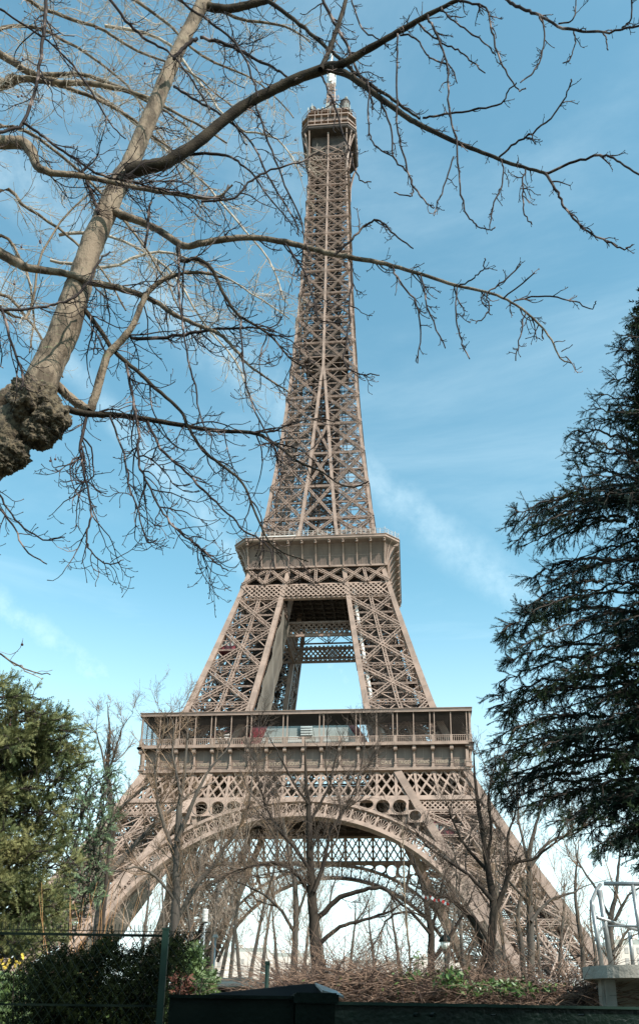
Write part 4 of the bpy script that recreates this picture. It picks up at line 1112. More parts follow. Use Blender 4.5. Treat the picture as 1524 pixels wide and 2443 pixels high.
# ------------------------------------------------------------------ bare park trees in front of the tower
BG = 'bare park trees standing between the hedge and the tower'
def park_tree(base, trunk, label, dist, seed, limbs=(), dens=1.0, mt='grey_bark', fmt='fine', len0=2.6, width0=None, upw=.10, group=None, levels=3, name='bare_tree', fine=1.0):
    """trunk/limbs: lists of (x, y, width_px); spreads procedural boughs and twigs from them"""
    rg = np.random.default_rng(seed)
    b0 = at(trunk[0][0], trunk[0][1], dist)
    e = empty(name, (b0.x, b0.y, 0), label, 'tree', group)
    EL = np.array(e.location)
    (xa, ya, wa), (xb, yb, wb) = trunk[-2], trunk[-1]; trunk = trunk+[(xb+(xb-xa)*.5, yb+(yb-ya)*.5, .8)]
    P, r = px_path(trunk, dist, dist); P = [np.array([P[0][0], P[0][1], -.1])]+P; r = [r[0]*1.15]+r
    Q, qr = smooth_path(P, r, rg, .01, 4)
    tubeobj([(Q, qr*(1+rg.normal(0, .03, len(qr))))], 'trunk', M[mt], e, 10)
    crown = Tubes(); dens *= .95
    k = dist*.0005
    up1 = np.array([0, 0, upw])
    pr = [dict(sp=.36/dens, len=len0*1.7, ang=(.4, 1.0), wig=.11, trop=up1, r=.040, rmin=.009, n=9, tp=.4),
          dict(sp=.24/dens, len=len0*.75, ang=(.4, .95), wig=.14, trop=up1*.8, r=.016, rmin=.006, n=6, tp=.4),
          dict(sp=.17/dens, len=len0*.34, ang=(.4, .95), wig=.16, trop=up1*.5, r=.0075*fine, rmin=.0042*fine, n=4),
          dict(sp=.17/dens, len=len0*.16, ang=(.4, 1.0), wig=.15, trop=up1*.5, r=.0048*fine, rmin=.0032*fine, n=3)][:levels+1]
    st = dict(pr[0]); st['start'] = .42; st['tp'] = .78 if levels > 2 else .5
    sprout(crown, rg, Q, qr, 0, [st]+pr[1:])
    for L in limbs:
        (xa, ya, wa), (xb, yb, wb) = L[-2], L[-1]; L = L+[(xb+(xb-xa)*.7+rg.uniform(-14, 14), yb+(yb-ya)*.6-rg.uniform(-5, 12), wb*.5), (xb+(xb-xa)*1.2+rg.uniform(-25, 25), yb+(yb-ya)*1.0+rg.uniform(-15, 20), 1.2)]
        P, r = px_path(L, dist+rg.uniform(-.3, .3), dist+rg.uniform(-1.6, 1.6)); Q, qr = smooth_path(P, r, rg, .02, 4)
        tubeobj([(Q, qr)], 'branch', M[mt], e, 7)
        s2_ = dict(pr[0]); s2_['len'] = len0*1.3; s2_['start'] = .15
        sprout(crown, rg, Q, qr, 0, [s2_]+pr[1:])
    o = crown.build('crown', M['fine_dark' if mt == 'black_bark' else fmt], None, True, loc=tuple(EL)); o.parent = e
    return e
park_tree(0, [(228,2330,26),(236,2200,24),(252,2100,22),(262,2030,20),(265,1960,16),(262,1890,13),(256,1850,11),(258,1800,8),(262,1750,6),(258,1700,3)],
  'slim bare tree left of the tower, its small cone-shaped top against the sky', 44, 21,
  limbs=[[(256,2090,14),(300,2040,13),(345,1990,10),(400,1940,7),(450,1900,5)],[(245,2180,14),(215,2120,12),(180,2080,9),(150,2060,6)],[(262,1960,9),(330,1890,6),(400,1860,4)],[(258,1850,6),(282,1770,4),(295,1730,2)],[(256,1850,6),(236,1770,4),(225,1740,2)]], dens=1.25, len0=1.3, group=BG)
park_tree(0, [(418,2340,24),(418,2200,22),(422,2080,20),(424,1990,17),(432,1900,11),(440,1840,8),(446,1770,5),(448,1730,3)],
  'bare tree with a straight pale trunk rising through the left foot of the big arch', 42, 22,
  limbs=[[(420,2200,12),(465,2120,12),(520,2050,9),(580,1960,6),(600,1880,4)],[(422,2060,12),(395,1980,9),(375,1900,7),(370,1820,5),(385,1760,3)],[(424,2010,12),(450,1940,10),(490,1850,6),(540,1790,4)],[(418,2150,8),(370,2090,7),(320,2070,5),(280,2080,4)],[(432,1900,7),(410,1800,5),(415,1740,3)]], len0=1.7, dens=.95, group=BG)
park_tree(0, [(757,2340,28),(752,2260,26),(746,2170,24),(741,2080,19),(738,2000,16),(736,1930,13),(730,1870,9),(728,1800,5)],
  'large dark-trunked bare tree standing in the middle of the arch, widest crown of the row', 38, 23, mt='black_bark',
  limbs=[[(752,2200,14),(800,2150,13),(850,2130,11),(912,2120,9),(960,2160,6)],[(748,2130,12),(775,2050,9),(790,1980,7),(840,1900,5),(860,1830,3)],[(746,2140,11),(700,2080,9),(650,2060,7),(590,2070,5)],[(741,2080,10),(700,2020,8),(650,1960,6),(620,1880,4),(610,1820,3)],[(757,2260,12),(800,2220,10),(850,2200,8),(920,2180,6)],[(738,1960,8),(780,1890,6),(800,1810,3)],[(736,1920,7),(690,1850,5),(660,1790,3)]], len0=2.0, dens=.95, group=BG)
park_tree(0, [(700,2340,18),(704,2250,16),(706,2170,15),(702,2100,12),(690,2040,8),(680,1980,5)],
  'slender bare tree just left of the large dark-trunked one', 45, 24, limbs=[[(704,2230,9),(660,2160,7),(600,2120,5)],[(706,2200,8),(730,2130,6),(760,2090,4)]], len0=1.9, dens=.8, group=BG)
park_tree(0, [(1166,2360,24),(1168,2290,22),(1174,2220,20),(1177,2160,19),(1165,2080,15),(1152,2000,12),(1140,1920,9),(1132,1850,6),(1130,1800,3)],
  'dark forked bare tree in front of the right leg, tallest on the right side', 39, 25, mt='black_bark',
  limbs=[[(1177,2180,16),(1200,2130,13),(1212,2080,11),(1225,2060,9),(1280,2045,7),(1340,2000,4)],[(1170,2250,12),(1130,2190,9),(1080,2150,7),(1020,2130,5)],[(1174,2150,11),(1120,2090,8),(1060,2050,6),(1010,2010,4)],[(1162,2060,9),(1172,1980,7),(1165,1900,5),(1180,1830,3)],[(1165,2080,10),(1110,2020,7),(1080,1960,5)],[(1215,2070,8),(1210,2000,6),(1230,1940,4)]], len0=2.0, dens=.95, group=BG)
park_tree(0, [(1140,2350,16),(1158,2290,16),(1146,2240,14),(1120,2190,10),(1080,2150,7)], 'short leaning dark bare tree hugging the forked one on its left', 39.5, 31, mt='black_bark', len0=1.6, dens=.8, group=BG)
park_tree(0, [(1268,2350,20),(1266,2260,18),(1263,2180,16),(1262,2100,14),(1262,2040,12),(1275,1980,8),(1290,1930,5),(1300,1890,3)],
  'bare tree with a rounded fan of boughs just right of the tower', 43, 26,
  limbs=[[(1265,2070,9),(1310,2010,7),(1370,1990,5),(1400,1960,3)],[(1266,2200,10),(1310,2150,7),(1370,2130,5)],[(1262,2060,8),(1240,1980,6),(1235,1910,4)],[(1266,2160,9),(1220,2110,6),(1190,2080,4)]], len0=2.1, dens=.75, group=BG)
park_tree(0, [(1250,2350,14),(1245,2270,13),(1235,2200,11),(1240,2150,8),(1255,2100,5)], 'thin crooked bare tree tucked behind the fan-crowned one', 47, 32, len0=1.8, dens=.8, group=BG)
park_tree(0, [(1030,2350,18),(1028,2290,17),(1028,2230,16),(1018,2170,12),(1005,2110,8),(990,2060,5)],
  'low dark bare tree with boughs bent over, right of the arch opening', 48, 27, mt='black_bark',
  limbs=[[(1034,2290,12),(1062,2250,10),(1095,2200,8),(1120,2150,5)],[(1026,2230,9),(980,2180,7),(930,2190,5),(900,2240,3)],[(1028,2220,8),(1045,2150,6),(1060,2090,4)]], len0=1.9, dens=.8, group=BG)
park_tree(0, [(1462,2360,16),(1460,2280,15),(1456,2200,13),(1470,2130,9),(1475,2070,6),(1480,2020,4)],
  'bare tree behind the pipe railing at the right edge', 36, 28, limbs=[[(1458,2220,9),(1490,2150,6),(1540,2110,4)],[(1456,2200,8),(1420,2120,6),(1380,2060,4),(1370,2010,3)],[(1462,2280,8),(1500,2220,6),(1560,2200,4)]], len0=1.7, dens=.75, group=BG)
park_tree(0, [(1395,2370,12),(1388,2260,11),(1376,2180,9),(1372,2110,6),(1378,2040,4)], 'slight bare tree between the tower foot and the railing', 50, 33, len0=2.0, dens=.7, group=BG)
# pale sapling with few twigs
park_tree(0, [(982,2360,5),(976,2280,5),(970,2200,4.5),(964,2110,4),(962,2040,3),(960,1980,2)], 'very thin whitish sapling in front of the right half of the arch', 30, 29, mt='bark', fmt='fine_pale', len0=.8, dens=.45, levels=1, upw=.2)
# denser thickets of trees farther back
BG2 = 'distant bare trees crowding the foot of the tower'
rg = random.Random(9)
far = [(470,58,2060,-30,'left of the weather sensor'),(500,64,2000,25,'right behind the weather sensor'),(545,60,1960,40,'leaning right, tallest behind the kiosk'),(590,56,1990,65,'leaning strongly right into the arch'),(620,70,2080,30,'rising right of the kiosk'),(665,78,2150,-14,'short, left of the slender tree'),
 (830,80,2170,16,'short, right of the large central tree'),(900,85,2180,-18,'short, in the open middle of the arch'),(1110,60,2080,-20,'between the low dark tree and the forked one'),(1210,58,2060,-26,'between the forked tree and the fan-crowned one'),(1330,62,2120,14,'at the right foot of the tower'),(1430,66,2170,-20,'just left of the pipe railing'),(150,55,2080,16,'behind the feathery conifer'),(330,58,2090,24,'in front of the left foot of the tower'),
 (440,75,2020,35,'crossing the inner edge of the left foot'),(520,82,2050,60,'thin and slanting, far behind the kiosk'),(575,88,2110,-20,'small, far under the left part of the arch'),(720,90,2130,22,'small, far behind the central tree'),(960,88,2150,-24,'small, beside the whitish sapling'),(1060,78,2120,26,'behind the old-fashioned lamp'),(1160,74,2040,30,'in front of the right leg lattice'),(1290,80,2140,-12,'small, beyond the fan-crowned tree'),(780,70,2090,-30,'slanting left just right of the central trunk'),(400,66,2100,-12,'left of the straight pale trunk')]
for i, (x, dd, ty, lean, wh) in enumerate(far):
    park_tree(0, [(x, 2380, 10), (x+lean*.3, 2380-(2380-ty)*.3, 9), (x+lean*.6, 2380-(2380-ty)*.55, 7), (x+lean, 2380-(2380-ty)*.8, 4.5), (x+lean*1.1, ty, 3)],
      'distant pale-twigged bare tree '+wh, dd, 60+i, mt='grey_bark', fmt='fine_pale' if i % 3 else 'fine', len0=3.3 if ty < 2150 else 2.8, dens=(.62 if x < 1000 else .6), levels=2, group=BG2, fine=1.1)
# ------------------------------------------------------------------ evergreens
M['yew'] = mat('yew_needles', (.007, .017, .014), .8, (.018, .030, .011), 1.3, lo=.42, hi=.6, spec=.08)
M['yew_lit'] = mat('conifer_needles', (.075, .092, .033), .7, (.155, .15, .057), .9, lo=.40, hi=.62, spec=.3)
M['cedar'] = mat('blueish_needles', (.08, .14, .075), .6, (.17, .22, .11), 1.4, spec=.3)
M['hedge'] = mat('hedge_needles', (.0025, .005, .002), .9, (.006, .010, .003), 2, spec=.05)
M['yewbark'] = mat('yew_bark', (.02, .014, .011), .9, (.04, .028, .02), 3)
def sprays(P, Dr, L, nl, nw, rng, flatn=None, per=7, droop=0):
    """needle sprays: P starts, Dr directions, L lengths. Two rows of needles on a stem, all as thin triangles"""
    n = len(P); Dr = Dr/np.linalg.norm(Dr, axis=1)[:, None]
    rnd = rng.normal(0, 1, (n, 3)); S = np.cross(Dr, rnd); S /= np.linalg.norm(S, axis=1)[:, None]+1e-9; Nn = np.cross(S, Dr)
    V = []
    # stem
    w = L[:, None]*.018
    V.append(np.stack([P-S*w, P+S*w, P+Dr*L[:, None]], 1))
    for j in range(per):
        t = (j+.4)/per
        for sg in (-1, 1):
            c = P+Dr*(L*t)[:, None]; ll = nl*(1-.35*t)*rng.uniform(.75, 1.15, (n, 1))
            dd = Dr*.55+S*sg+Nn*rng.normal(0, .35, (n, 1)); dd /= np.linalg.norm(dd, axis=1)[:, None]
            q = np.cross(dd, Nn); q /= np.linalg.norm(q, axis=1)[:, None]+1e-9
            V.append(np.stack([c-q*nw, c+q*nw, c+dd*ll], 1))
    V.append(np.stack([P+Dr*(L*.8)[:, None]-S*nw, P+Dr*(L*.8)[:, None]+S*nw, P+Dr*(L*.95)[:, None]+Dr*nl*.6], 1))
    V = np.concatenate(V).reshape(-1, 3); return V, np.arange(len(V)).reshape(-1, 3)
def conifer(e, tips, hub, d_hub, rng, needles, nl, nw, splen, spn, mt, bough_px=7, droop=-.15, depth=1.8, brl=70, brsp=26, barkm='yewbark'):
    """boughs run from hub(x,y) on the trunk side to traced tips; branchlets and needle sprays clothe them"""
    EL = np.array(e.location); tb = Tubes(); SP = []; SD = []; SL = []
    for (x, y, *rest) in tips:
        hx, hy = hub(x, y); dt = d_hub+rng.uniform(-depth, depth)
        m = rest[0] if rest else 1.0
        n = 5; pts = []
        for i in range(n+1):
            t = i/n; px = hx+(x-hx)*t; py = hy+(y-hy)*t-math.sin(t*PI)*20
            pts.append(np.array(at(px, py, d_hub+(dt-d_hub)*t)))
        k = dscale(pts[-1])
        Q, qr = smooth_path(pts, list(np.linspace(bough_px*k, 1.2*k, n+1)), rng, 3*k, 4)
        tb.add(Q, qr, 5)
        L = np.sum(np.linalg.norm(Q[1:]-Q[:-1], axis=1)); ns = max(4, int(L/(brsp*k)*m))
        for j in range(ns):
            t = rng.uniform(.12, 1.0) if j else 1.0
            f = t*(len(Q)-1); i = min(int(f), len(Q)-2); p = Q[i]+(Q[i+1]-Q[i])*(f-i); d = unit(Q[i+1]-Q[i])
            nd = unit(side(rng, d, rng.uniform(.35, 1.15))+np.array([0, 0, droop])) if j else d
            bl = brl*k*rng.uniform(.5, 1.2)*(1.25-.6*t)
            w = walk(rng, p, nd, bl, 6, .12, np.array([0, 0, droop*.5])); tb.add(w, np.linspace(1.5*k, .6*k, 7), 3)
            W_ = np.array(w)
            for s in range(spn):
                u = rng.uniform(.1, 1.0)*6; a = min(int(u), 5); pp = W_[a]+(W_[a+1]-W_[a])*(u-a); dd = side(rng, unit(W_[a+1]-W_[a]), rng.uniform(.3, 1.0)) if s else unit(W_[6]-W_[5])
                if not s: pp = W_[6]
                SP.append(pp); SD.append(dd+np.array([0, 0, droop])); SL.append(splen*rng.uniform(.6, 1.25))
    o = tb.build('boughs', M[barkm], None, True, loc=tuple(EL)); o.parent = e
    V, F = sprays(np.array(SP), np.array(SD), np.array(SL), nl, nw, rng, per=needles)
    o = npmesh('foliage', V-EL, F, M[mt], e); return o
rng = np.random.default_rng(33)
# dark yew on the right
yb = at(1900, 2400, 13.5)
yew = empty('yew_tree', (yb.x, yb.y, 0), 'tall near-black evergreen with drooping sprays filling the right edge of the picture', 'tree')
tp = [(1516,765),(1500,800),(1484,835),(1490,870),(1465,905),(1440,942),(1448,965),(1408,976),(1418,1000),(1362,1032),(1372,1050),(1368,1080),(1375,1105),(1380,1135),(1378,1165),(1392,1190),(1372,1215),(1395,1235),
  (1330,1232),(1292,1248),(1258,1240),(1224,1228),(1228,1252),(1236,1288),(1262,1296),(1300,1300),(1266,1378),(1290,1400),(1330,1395),(1340,1345),(1300,1440),(1262,1445),(1250,1462),(1240,1490),(1196,1508),(1212,1522),(1232,1545),(1222,1575),(1190,1635),(1188,1660),(1192,1682),(1205,1700),(1196,1720),(1225,1745),(1192,1758),(1172,1790),(1182,1808),(1178,1826),(1200,1845),(1215,1862),(1188,1872),(1190,1890),(1204,1906),(1220,1912),(1250,1925),(1272,1922),(1290,1912),(1312,1912),
  (1338,1958),(1350,1965),(1362,1945),(1392,1930),(1395,1975),(1400,1990),(1420,2022),(1436,2028),(1460,2010),(1490,1998),(1510,2010),(1530,2070),(1500,2055)]
tp += [(1440,1500),(1420,1620),(1400,1560),(1460,1700),(1430,1760),(1470,1820),(1440,1880),(1380,1480),(1350,1600),(1330,1700),(1300,1780),(1360,1820),(1300,1640),(1440,1420),(1490,1350),(1470,1280),(1490,1200),(1500,1100),(1500,1000),(1520,920),(1290,1560),(1260,1680),(1250,1800),(1480,1580),(1500,1660),(1500,1760),(1500,1900),(1450,1940)]
tp += [(1480+rng.uniform(0,110), rng.uniform(900, 2000)) for _ in range(34)]
tp += [(rng.uniform(1400,1520), rng.uniform(1480, 1960)) for _ in range(22)]
def hubr(x, y): return (min(1900, x+rng.uniform(170, 330)), y+(-60 if y > 1200 else 70)+rng.uniform(-30, 30))
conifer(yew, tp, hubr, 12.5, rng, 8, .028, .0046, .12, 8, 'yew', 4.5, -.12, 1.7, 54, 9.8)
# the part of the crown beyond the frame: it shades the foreground
t_ = Tubes(); t_.add([np.array([yb.x, yb.y, -.2]), np.array([yb.x+.1, yb.y, 4]), np.array([yb.x, yb.y+.1, 9]), np.array([yb.x, yb.y, 15])], [.35, .28, .2, .05], 12)
o = t_.build('trunk', M['yewbark'], None, True, loc=tuple(yew.location)); o.parent = yew
def crown_mass(e, cx, cy, z0, z1, r0, r1, n, mt, rng, nl=.09, nw=.016, sl=.30, keep=None, core=.55, z_off=0):
    Z = rng.uniform(z0, z1, n); T = (Z-z0)/(z1-z0); Rr = (r0+(r1-r0)*T)*np.sqrt(rng.uniform(core, 1, n)); A = rng.uniform(0, 2*PI, n)
    Rr *= 1+.16*np.sin(A*5+Z*1.7)+.1*np.sin(A*11-Z*3.1)
    P = np.stack([cx+Rr*np.cos(A), cy+Rr*np.sin(A), Z], 1); Dr = np.stack([np.cos(A), np.sin(A), rng.normal(-.1, .45, n)], 1)+rng.normal(0, .35, (n, 3))
    if keep is not None:
        k = keep(P); P, Dr = P[k], Dr[k]
    V, F = sprays(P, Dr, rng.uniform(.6, 1.3, len(P))*sl, nl, nw, rng, per=6)
    return npmesh('foliage', V-np.array(e.location), F, M[mt], e)
def offframe(P):
    q = (P-CAM)@BM.T; x = PX+FPX*q[:, 0]/q[:, 2]; y = PY-FPX*q[:, 1]/q[:, 2]; vis = (q[:, 2] > .5) & (x < 1600) & (y > 2040)
    return ~vis & (((x > 1530) & (y > 800-(x-1505)*2.2)) | (q[:, 2] < .5))
crown_mass(yew, yb.x, yb.y, 1.5, 15, 3.6, .8, 9000, 'yew', rng, keep=offframe, core=.2)
# evergreens added unseen, right of and behind the camera, to shade the foreground
for i, (dx, dy, h, rr) in enumerate(((8.5, -2.5, 15, 3.3), (5.0, -8.5, 13, 3.0), (13.5, -8.0, 16, 3.4), (0, -12, 13, 3.2), (14, -1.5, 14, 3.2), (-6, -10, 12, 3.0))):
    e = empty('yew_tree', (CAM[0]+dx, CAM[1]+dy, 0), '%s added out of view to shade the foreground' % ('tall dark evergreen nearest the viewpoint','slim dark evergreen','tallest dark evergreen','broad dark evergreen','dark evergreen farthest to the right','lowest dark evergreen')[i], 'tree')
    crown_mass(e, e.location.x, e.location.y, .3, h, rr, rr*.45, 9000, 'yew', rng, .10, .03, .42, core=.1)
    t_ = Tubes(); t_.add([np.array(e.location)+np.array([0, 0, z]) for z in (-.1, h*.5, h)], [.3, .2, .05], 10); o = t_.build('trunk', M['yewbark'], None, True, loc=tuple(e.location)); o.parent = e
# sunlit conifer on the left
cb = at(-60, 2400, 27)
con = empty('conifer_tree', (cb.x, cb.y, 0), 'dense olive-green conifer in sunshine at the left edge above the chain-link fence', 'tree')
tp = [(2,1612),(30,1602),(36,1640),(58,1640),(72,1642),(98,1642),(100,1665),(118,1682),(148,1688),(152,1706),(175,1690),(168,1712),(195,1718),(186,1738),(210,1745),(196,1762),(212,1774),(204,1795),(220,1796),(200,1815),(190,1840),(186,1870),(178,1900),(150,1925),(165,1960),(150,2000),(190,2040),(170,2090),(140,2130),(150,2180),(120,2220),(60,2235),(20,2240)]
tp += [(rng.uniform(-40, 165), rng.uniform(1670, 2230)) for _ in range(120)]
tp = [(x-14, y+22) for x, y in tp]
def hubl(x, y): return (x-rng.uniform(60, 150)-30, y+rng.uniform(20, 110))
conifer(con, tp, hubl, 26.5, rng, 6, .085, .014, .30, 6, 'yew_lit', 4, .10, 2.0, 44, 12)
t_ = Tubes(); t_.add([np.array([cb.x, cb.y, z]) for z in (-.2, 3, 7, 11)], [.3, .25, .18, .05], 12); o = t_.build('trunk', M['yewbark'], None, True, loc=tuple(con.location)); o.parent = con
cb = at(225, 2400, 31)
con2 = empty('conifer_tree', (cb.x, cb.y, 0), 'thin feathery blue-green conifer with two narrow tops right of the dense olive conifer', 'tree')
tp = [(224,1828),(215,1850),(232,1850),(240,1870),(262,1832),(275,1840),(254,1850),(282,1852),(270,1870),(280,1890),(255,1890),(275,1920),(262,1945),(272,1960),(240,1960),(225,1900),(205,1890),(190,1900),(200,1930),(220,1990),(250,2000),(210,2030),(180,2010),(230,2060),(250,2085),(200,2100),(160,1980),(150,1940),(235,2120),(180,2150),(210,2170),(120,2120),(160,2200)]
tp += [(rng.uniform(150, 262), rng.uniform(1900, 2170)) for _ in range(34)]
conifer(con2, tp, lambda x, y: (x-rng.uniform(10, 50), y+rng.uniform(40, 110)), 30.5, rng, 6, .07, .010, .24, 4, 'cedar', 2.2, .05, 1.5, 34, 18, barkm='grey_bark')
t_ = Tubes(); t_.add([np.array(at(225+(z*4), 2400-z*42, 30.5)) for z in range(0, 13)], np.linspace(.11, .02, 13), 8); o = t_.build('trunk', M['yewbark'], None, True, loc=tuple(con2.location)); o.parent = con2

# ------------------------------------------------------------------ foreground: fence, hedge, bin, barrier
M['green'] = mat('green_paint', (.003, .015, .011), .5, (.005, .021, .015), 3, spec=.25)
M['dkgreen'] = mat('dark_green_paint', (.0015, .0045, .0032), .42, (.004, .008, .006), 5, bump=.2, bscale=40, spec=.1)
M['barrier'] = mat('barrier_paint', (.0015, .007, .005), .3, (.004, .012, .008), 5, bump=.35, bscale=30, spec=.35)
M['lid'] = mat('bin_lid', (.003, .003, .003), .8, (.007, .007, .007), 4, spec=.08)
M['conc'] = mat('concrete', (.30, .285, .25), .85, (.20, .19, .165), 3, bump=.4, bscale=25)
M['pipe'] = mat('galvanised_pipe', (.30, .31, .31), .4, (.22, .23, .23), 6, metal=.5)
M['leaf'] = mat('ivy_leaf', (.04, .09, .02), .45, (.09, .14, .035), 5)
M['vine'] = mat('dry_vine', (.23, .145, .10), .8, (.045, .025, .019), 7, lo=.40, hi=.58)  # dark mottling stands in for shadows among the strands
M['cane'] = mat('orange_cane', (.52, .26, .09), .6, (.42, .20, .08), 2)
M['rust'] = mat('russet_leaf', (.12, .035, .02), .7, (.07, .025, .016), 6)
M['yellow'] = mat('yellow_flower', (.60, .42, .05), .6)
M['sunshrub'] = mat('shrub_leaf', (.05, .09, .03), .6, (.10, .15, .04), 3)
M['lamp'] = mat('lamp_glass', (.75, .76, .72), .3)
M['bldg'] = mat('hazed_pale_stone', (.66, .59, .53), .8, (.56, .49, .44), .12)  # distance haze is mixed into the pale wall colour
M['tape'] = mat('tape_white', (.8, .8, .8), .4); M['tapered'] = mat('tape_red', (.6, .04, .03), .4)
rng = np.random.default_rng(77)
# chain-link fence
dB = 8.0; ztop = at(400, 2234, dB).z; dA = distz(0, 2228, ztop)
A = at(-60, 2227, distz(-60, 2227.2, ztop)); B = at(405, 2234, dB); A.z = B.z = 0
fen = empty('chain_link_fence', (A.x, A.y, 0), 'dark green chain-link fence with spiked top wires across the lower left corner', 'fence')
def loc_build(mb, name, mt, e, smooth=False):
    o = mb.build(name, mt, None, smooth, loc=e.location); o.location = (0, 0, 0); o.parent = e; return o
U = (B-A).normalized(); LF = (B-A).length
q = MB(); q.beam(A+Vector((0,0,ztop)), B+Vector((0,0,ztop)), .022, .022); loc_build(q, 'top_rail', M['dkgreen'], fen)
q = MB(); q.beam(A+Vector((0,0,ztop+.035)), B+U*.35+Vector((0,0,ztop+.035)), .006, .006); loc_build(q, 'top_wire', M['dkgreen'], fen)
zm = at(400, 2402, dB).z
q = MB(); q.beam(A+Vector((0,0,zm)), B+Vector((0,0,zm)), .018, .018); loc_build(q, 'middle_rail', M['dkgreen'], fen)
q = MB(); st = .092; H = ztop+.03; n = int((LF+H)/st)
for i in range(n+1):
    for sg in (1, -1):
        s0 = -H*.72+i*st; s1 = s0+H*.72
        if sg < 0: s0, s1 = s1, s0
        def P_(s, z): return A+U*s+Vector((0, 0, z))
        lo, hi = min(s0, s1), max(s0, s1)
        if hi < 0 or lo > LF+.35: continue
        t0, t1 = 0., 1.
        if s0 < 0: t0 = -s0/(s1-s0)
        if s1 < 0: t1 = -s0/(s1-s0)
        E = LF+.35
        if s0 > E: t0 = (s0-E)/(s0-s1)
        if s1 > E: t1 = (E-s0)/(s1-s0)
        q.beam(P_(s0+(s1-s0)*t0, H*t0), P_(s0+(s1-s0)*t1, H*t1), .0042, .0042, (0, 1, 0), False)
loc_build(q, 'mesh', M['dkgreen'], fen)
q = MB(); s = .02
while s < LF:
    p = A+U*s; q.beam(p+Vector((0,0,H)), p+Vector((0,0,H+.062)), .0055, .0055); s += .0337
loc_build(q, 'spike_row', M['dkgreen'], fen)
q = MB(); a_ = B-U*.035; q.beam(a_, a_+Vector((0,0,ztop+.05)), .055, .055, tuple(U)); q.beam(a_+Vector((0,0,ztop+.05)), a_+Vector((0,0,ztop+.065)), .062, .062, tuple(U)); loc_build(q, 'post', M['green'], fen)
# dark hedge behind it
def blob_foliage(e, boxes, n, mt, rng, nl, nw, sl, per=6, name='foliage', up=.3):
    """boxes: photo rectangles (x0,y0,x1,y1,dist0,dist1,weight) filled with sprays"""
    W8 = np.array([b[6] for b in boxes], float); W8 /= W8.sum(); P = []
    for b, w in zip(boxes, W8):
        for _ in range(int(n*w)):
            P.append(at(rng.uniform(b[0], b[2]), rng.uniform(b[1], b[3]), rng.uniform(b[4], b[5])))
    P = np.array(P); Dr = rng.normal(0, 1, P.shape); Dr[:, 2] += up
    V, F = sprays(P, Dr, rng.uniform(.6, 1.3, len(P))*sl, nl, nw, rng, per=per); return npmesh(name, V-np.array(e.location), F, M[mt], e)
hb = at(230, 2400, 9.3)
hed = empty('yew_hedge', (hb.x, hb.y, 0), 'black-green ragged hedge in shade right behind the chain-link fence', 'hedge')
bx = []
tops = [(20,2330),(55,2300),(85,2285),(100,2292),(125,2280),(145,2262),(160,2290),(185,2275),(195,2262),(215,2275),(240,2262),(262,2250),(285,2275),(310,2275),(335,2262),(360,2262),(385,2250),(400,2268)]
for (x, y), (x2, y2) in zip(tops[:-1], tops[1:]): bx.append((x, min(y, y2)+8, x2, 2620, 8.7, 10.2, (x2-x)*(1.0 if x > 60 else .4)))
bx.append((240, 2240, 275, 2290, 8.8, 9.2, 4)); bx.append((395, 2240, 440, 2330, 8.3, 9.5, 10))
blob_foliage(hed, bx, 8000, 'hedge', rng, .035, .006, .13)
t_ = Tubes()
for i in range(26):
    x = rng.uniform(60, 400); p = np.array(at(x, 2400, rng.uniform(9, 9.8))); p[2] = 0
    t_.add(walk(rng, p, unit(np.array([rng.normal(0, .12), 0, 1])), 2.1, 8, .06, np.array([0, 0, .05])), np.linspace(.018, .005, 9), 5)
o = t_.build('stems', M['yewbark'], None, True, loc=tuple(hed.location)); o.parent = hed
sh_ = empty('flowering_shrub', tuple(at(30, 2400, 14))[:2]+(0,), 'sunlit green shrub with yellow flowers at the lower left edge behind the fence', 'shrub')
blob_foliage(sh_, [(-60, 2330, 190, 2620, 13, 16, 1), (130, 2360, 400, 2620, 13.5, 16, 1)], 3600, 'sunshrub', rng, .07, .018, .2)
blob_foliage(sh_, [(-30, 2290, 56, 2325, 13, 15, 1)], 24, 'yellow', rng, .035, .012, .08, name='flowers')['kind'] = 'stuff'
sh3 = empty('green_shrub', tuple(at(470, 2400, 11))[:2]+(0,), 'small bright green shrub right of the fence post', 'shrub')
blob_foliage(sh3, [(420, 2290, 480, 2620, 10.6, 11.8, 2), (470, 2320, 512, 2620, 10.6, 11.8, 1.2), (440, 2270, 478, 2300, 10.8, 11.4, .3)], 3000, 'sunshrub', rng, .035, .008, .13)
sh4 = empty('russet_shrub', tuple(at(428, 2400, 10.3))[:2]+(0,), 'little rust-red shrub at the foot of the green one beside the fence post', 'shrub')
blob_foliage(sh4, [(412, 2325, 455, 2600, 10.1, 10.5, 1)], 600, 'rust', rng, .03, .009, .1)
# orange canes
cn = empty('cane_clump', tuple(at(210, 2400, 20))[:2]+(0,), 'clump of upright orange willow shoots behind the chain-link fence', 'shrub')
t_ = Tubes()
for i in range(48):
    p = np.array(at(rng.uniform(150, 275), 2400, rng.uniform(19.5, 20.8))); p[2] = 0
    t_.add(walk(rng, p, unit(np.array([rng.normal(0, .16), rng.normal(0, .1), 1])), rng.uniform(2.2, 4.6), 9, .045, np.array([0, 0, .02])), np.linspace(.009, .0025, 10), 4)
o = t_.build('canes', M['cane'], None, True, loc=tuple(cn.location)); o.parent = cn
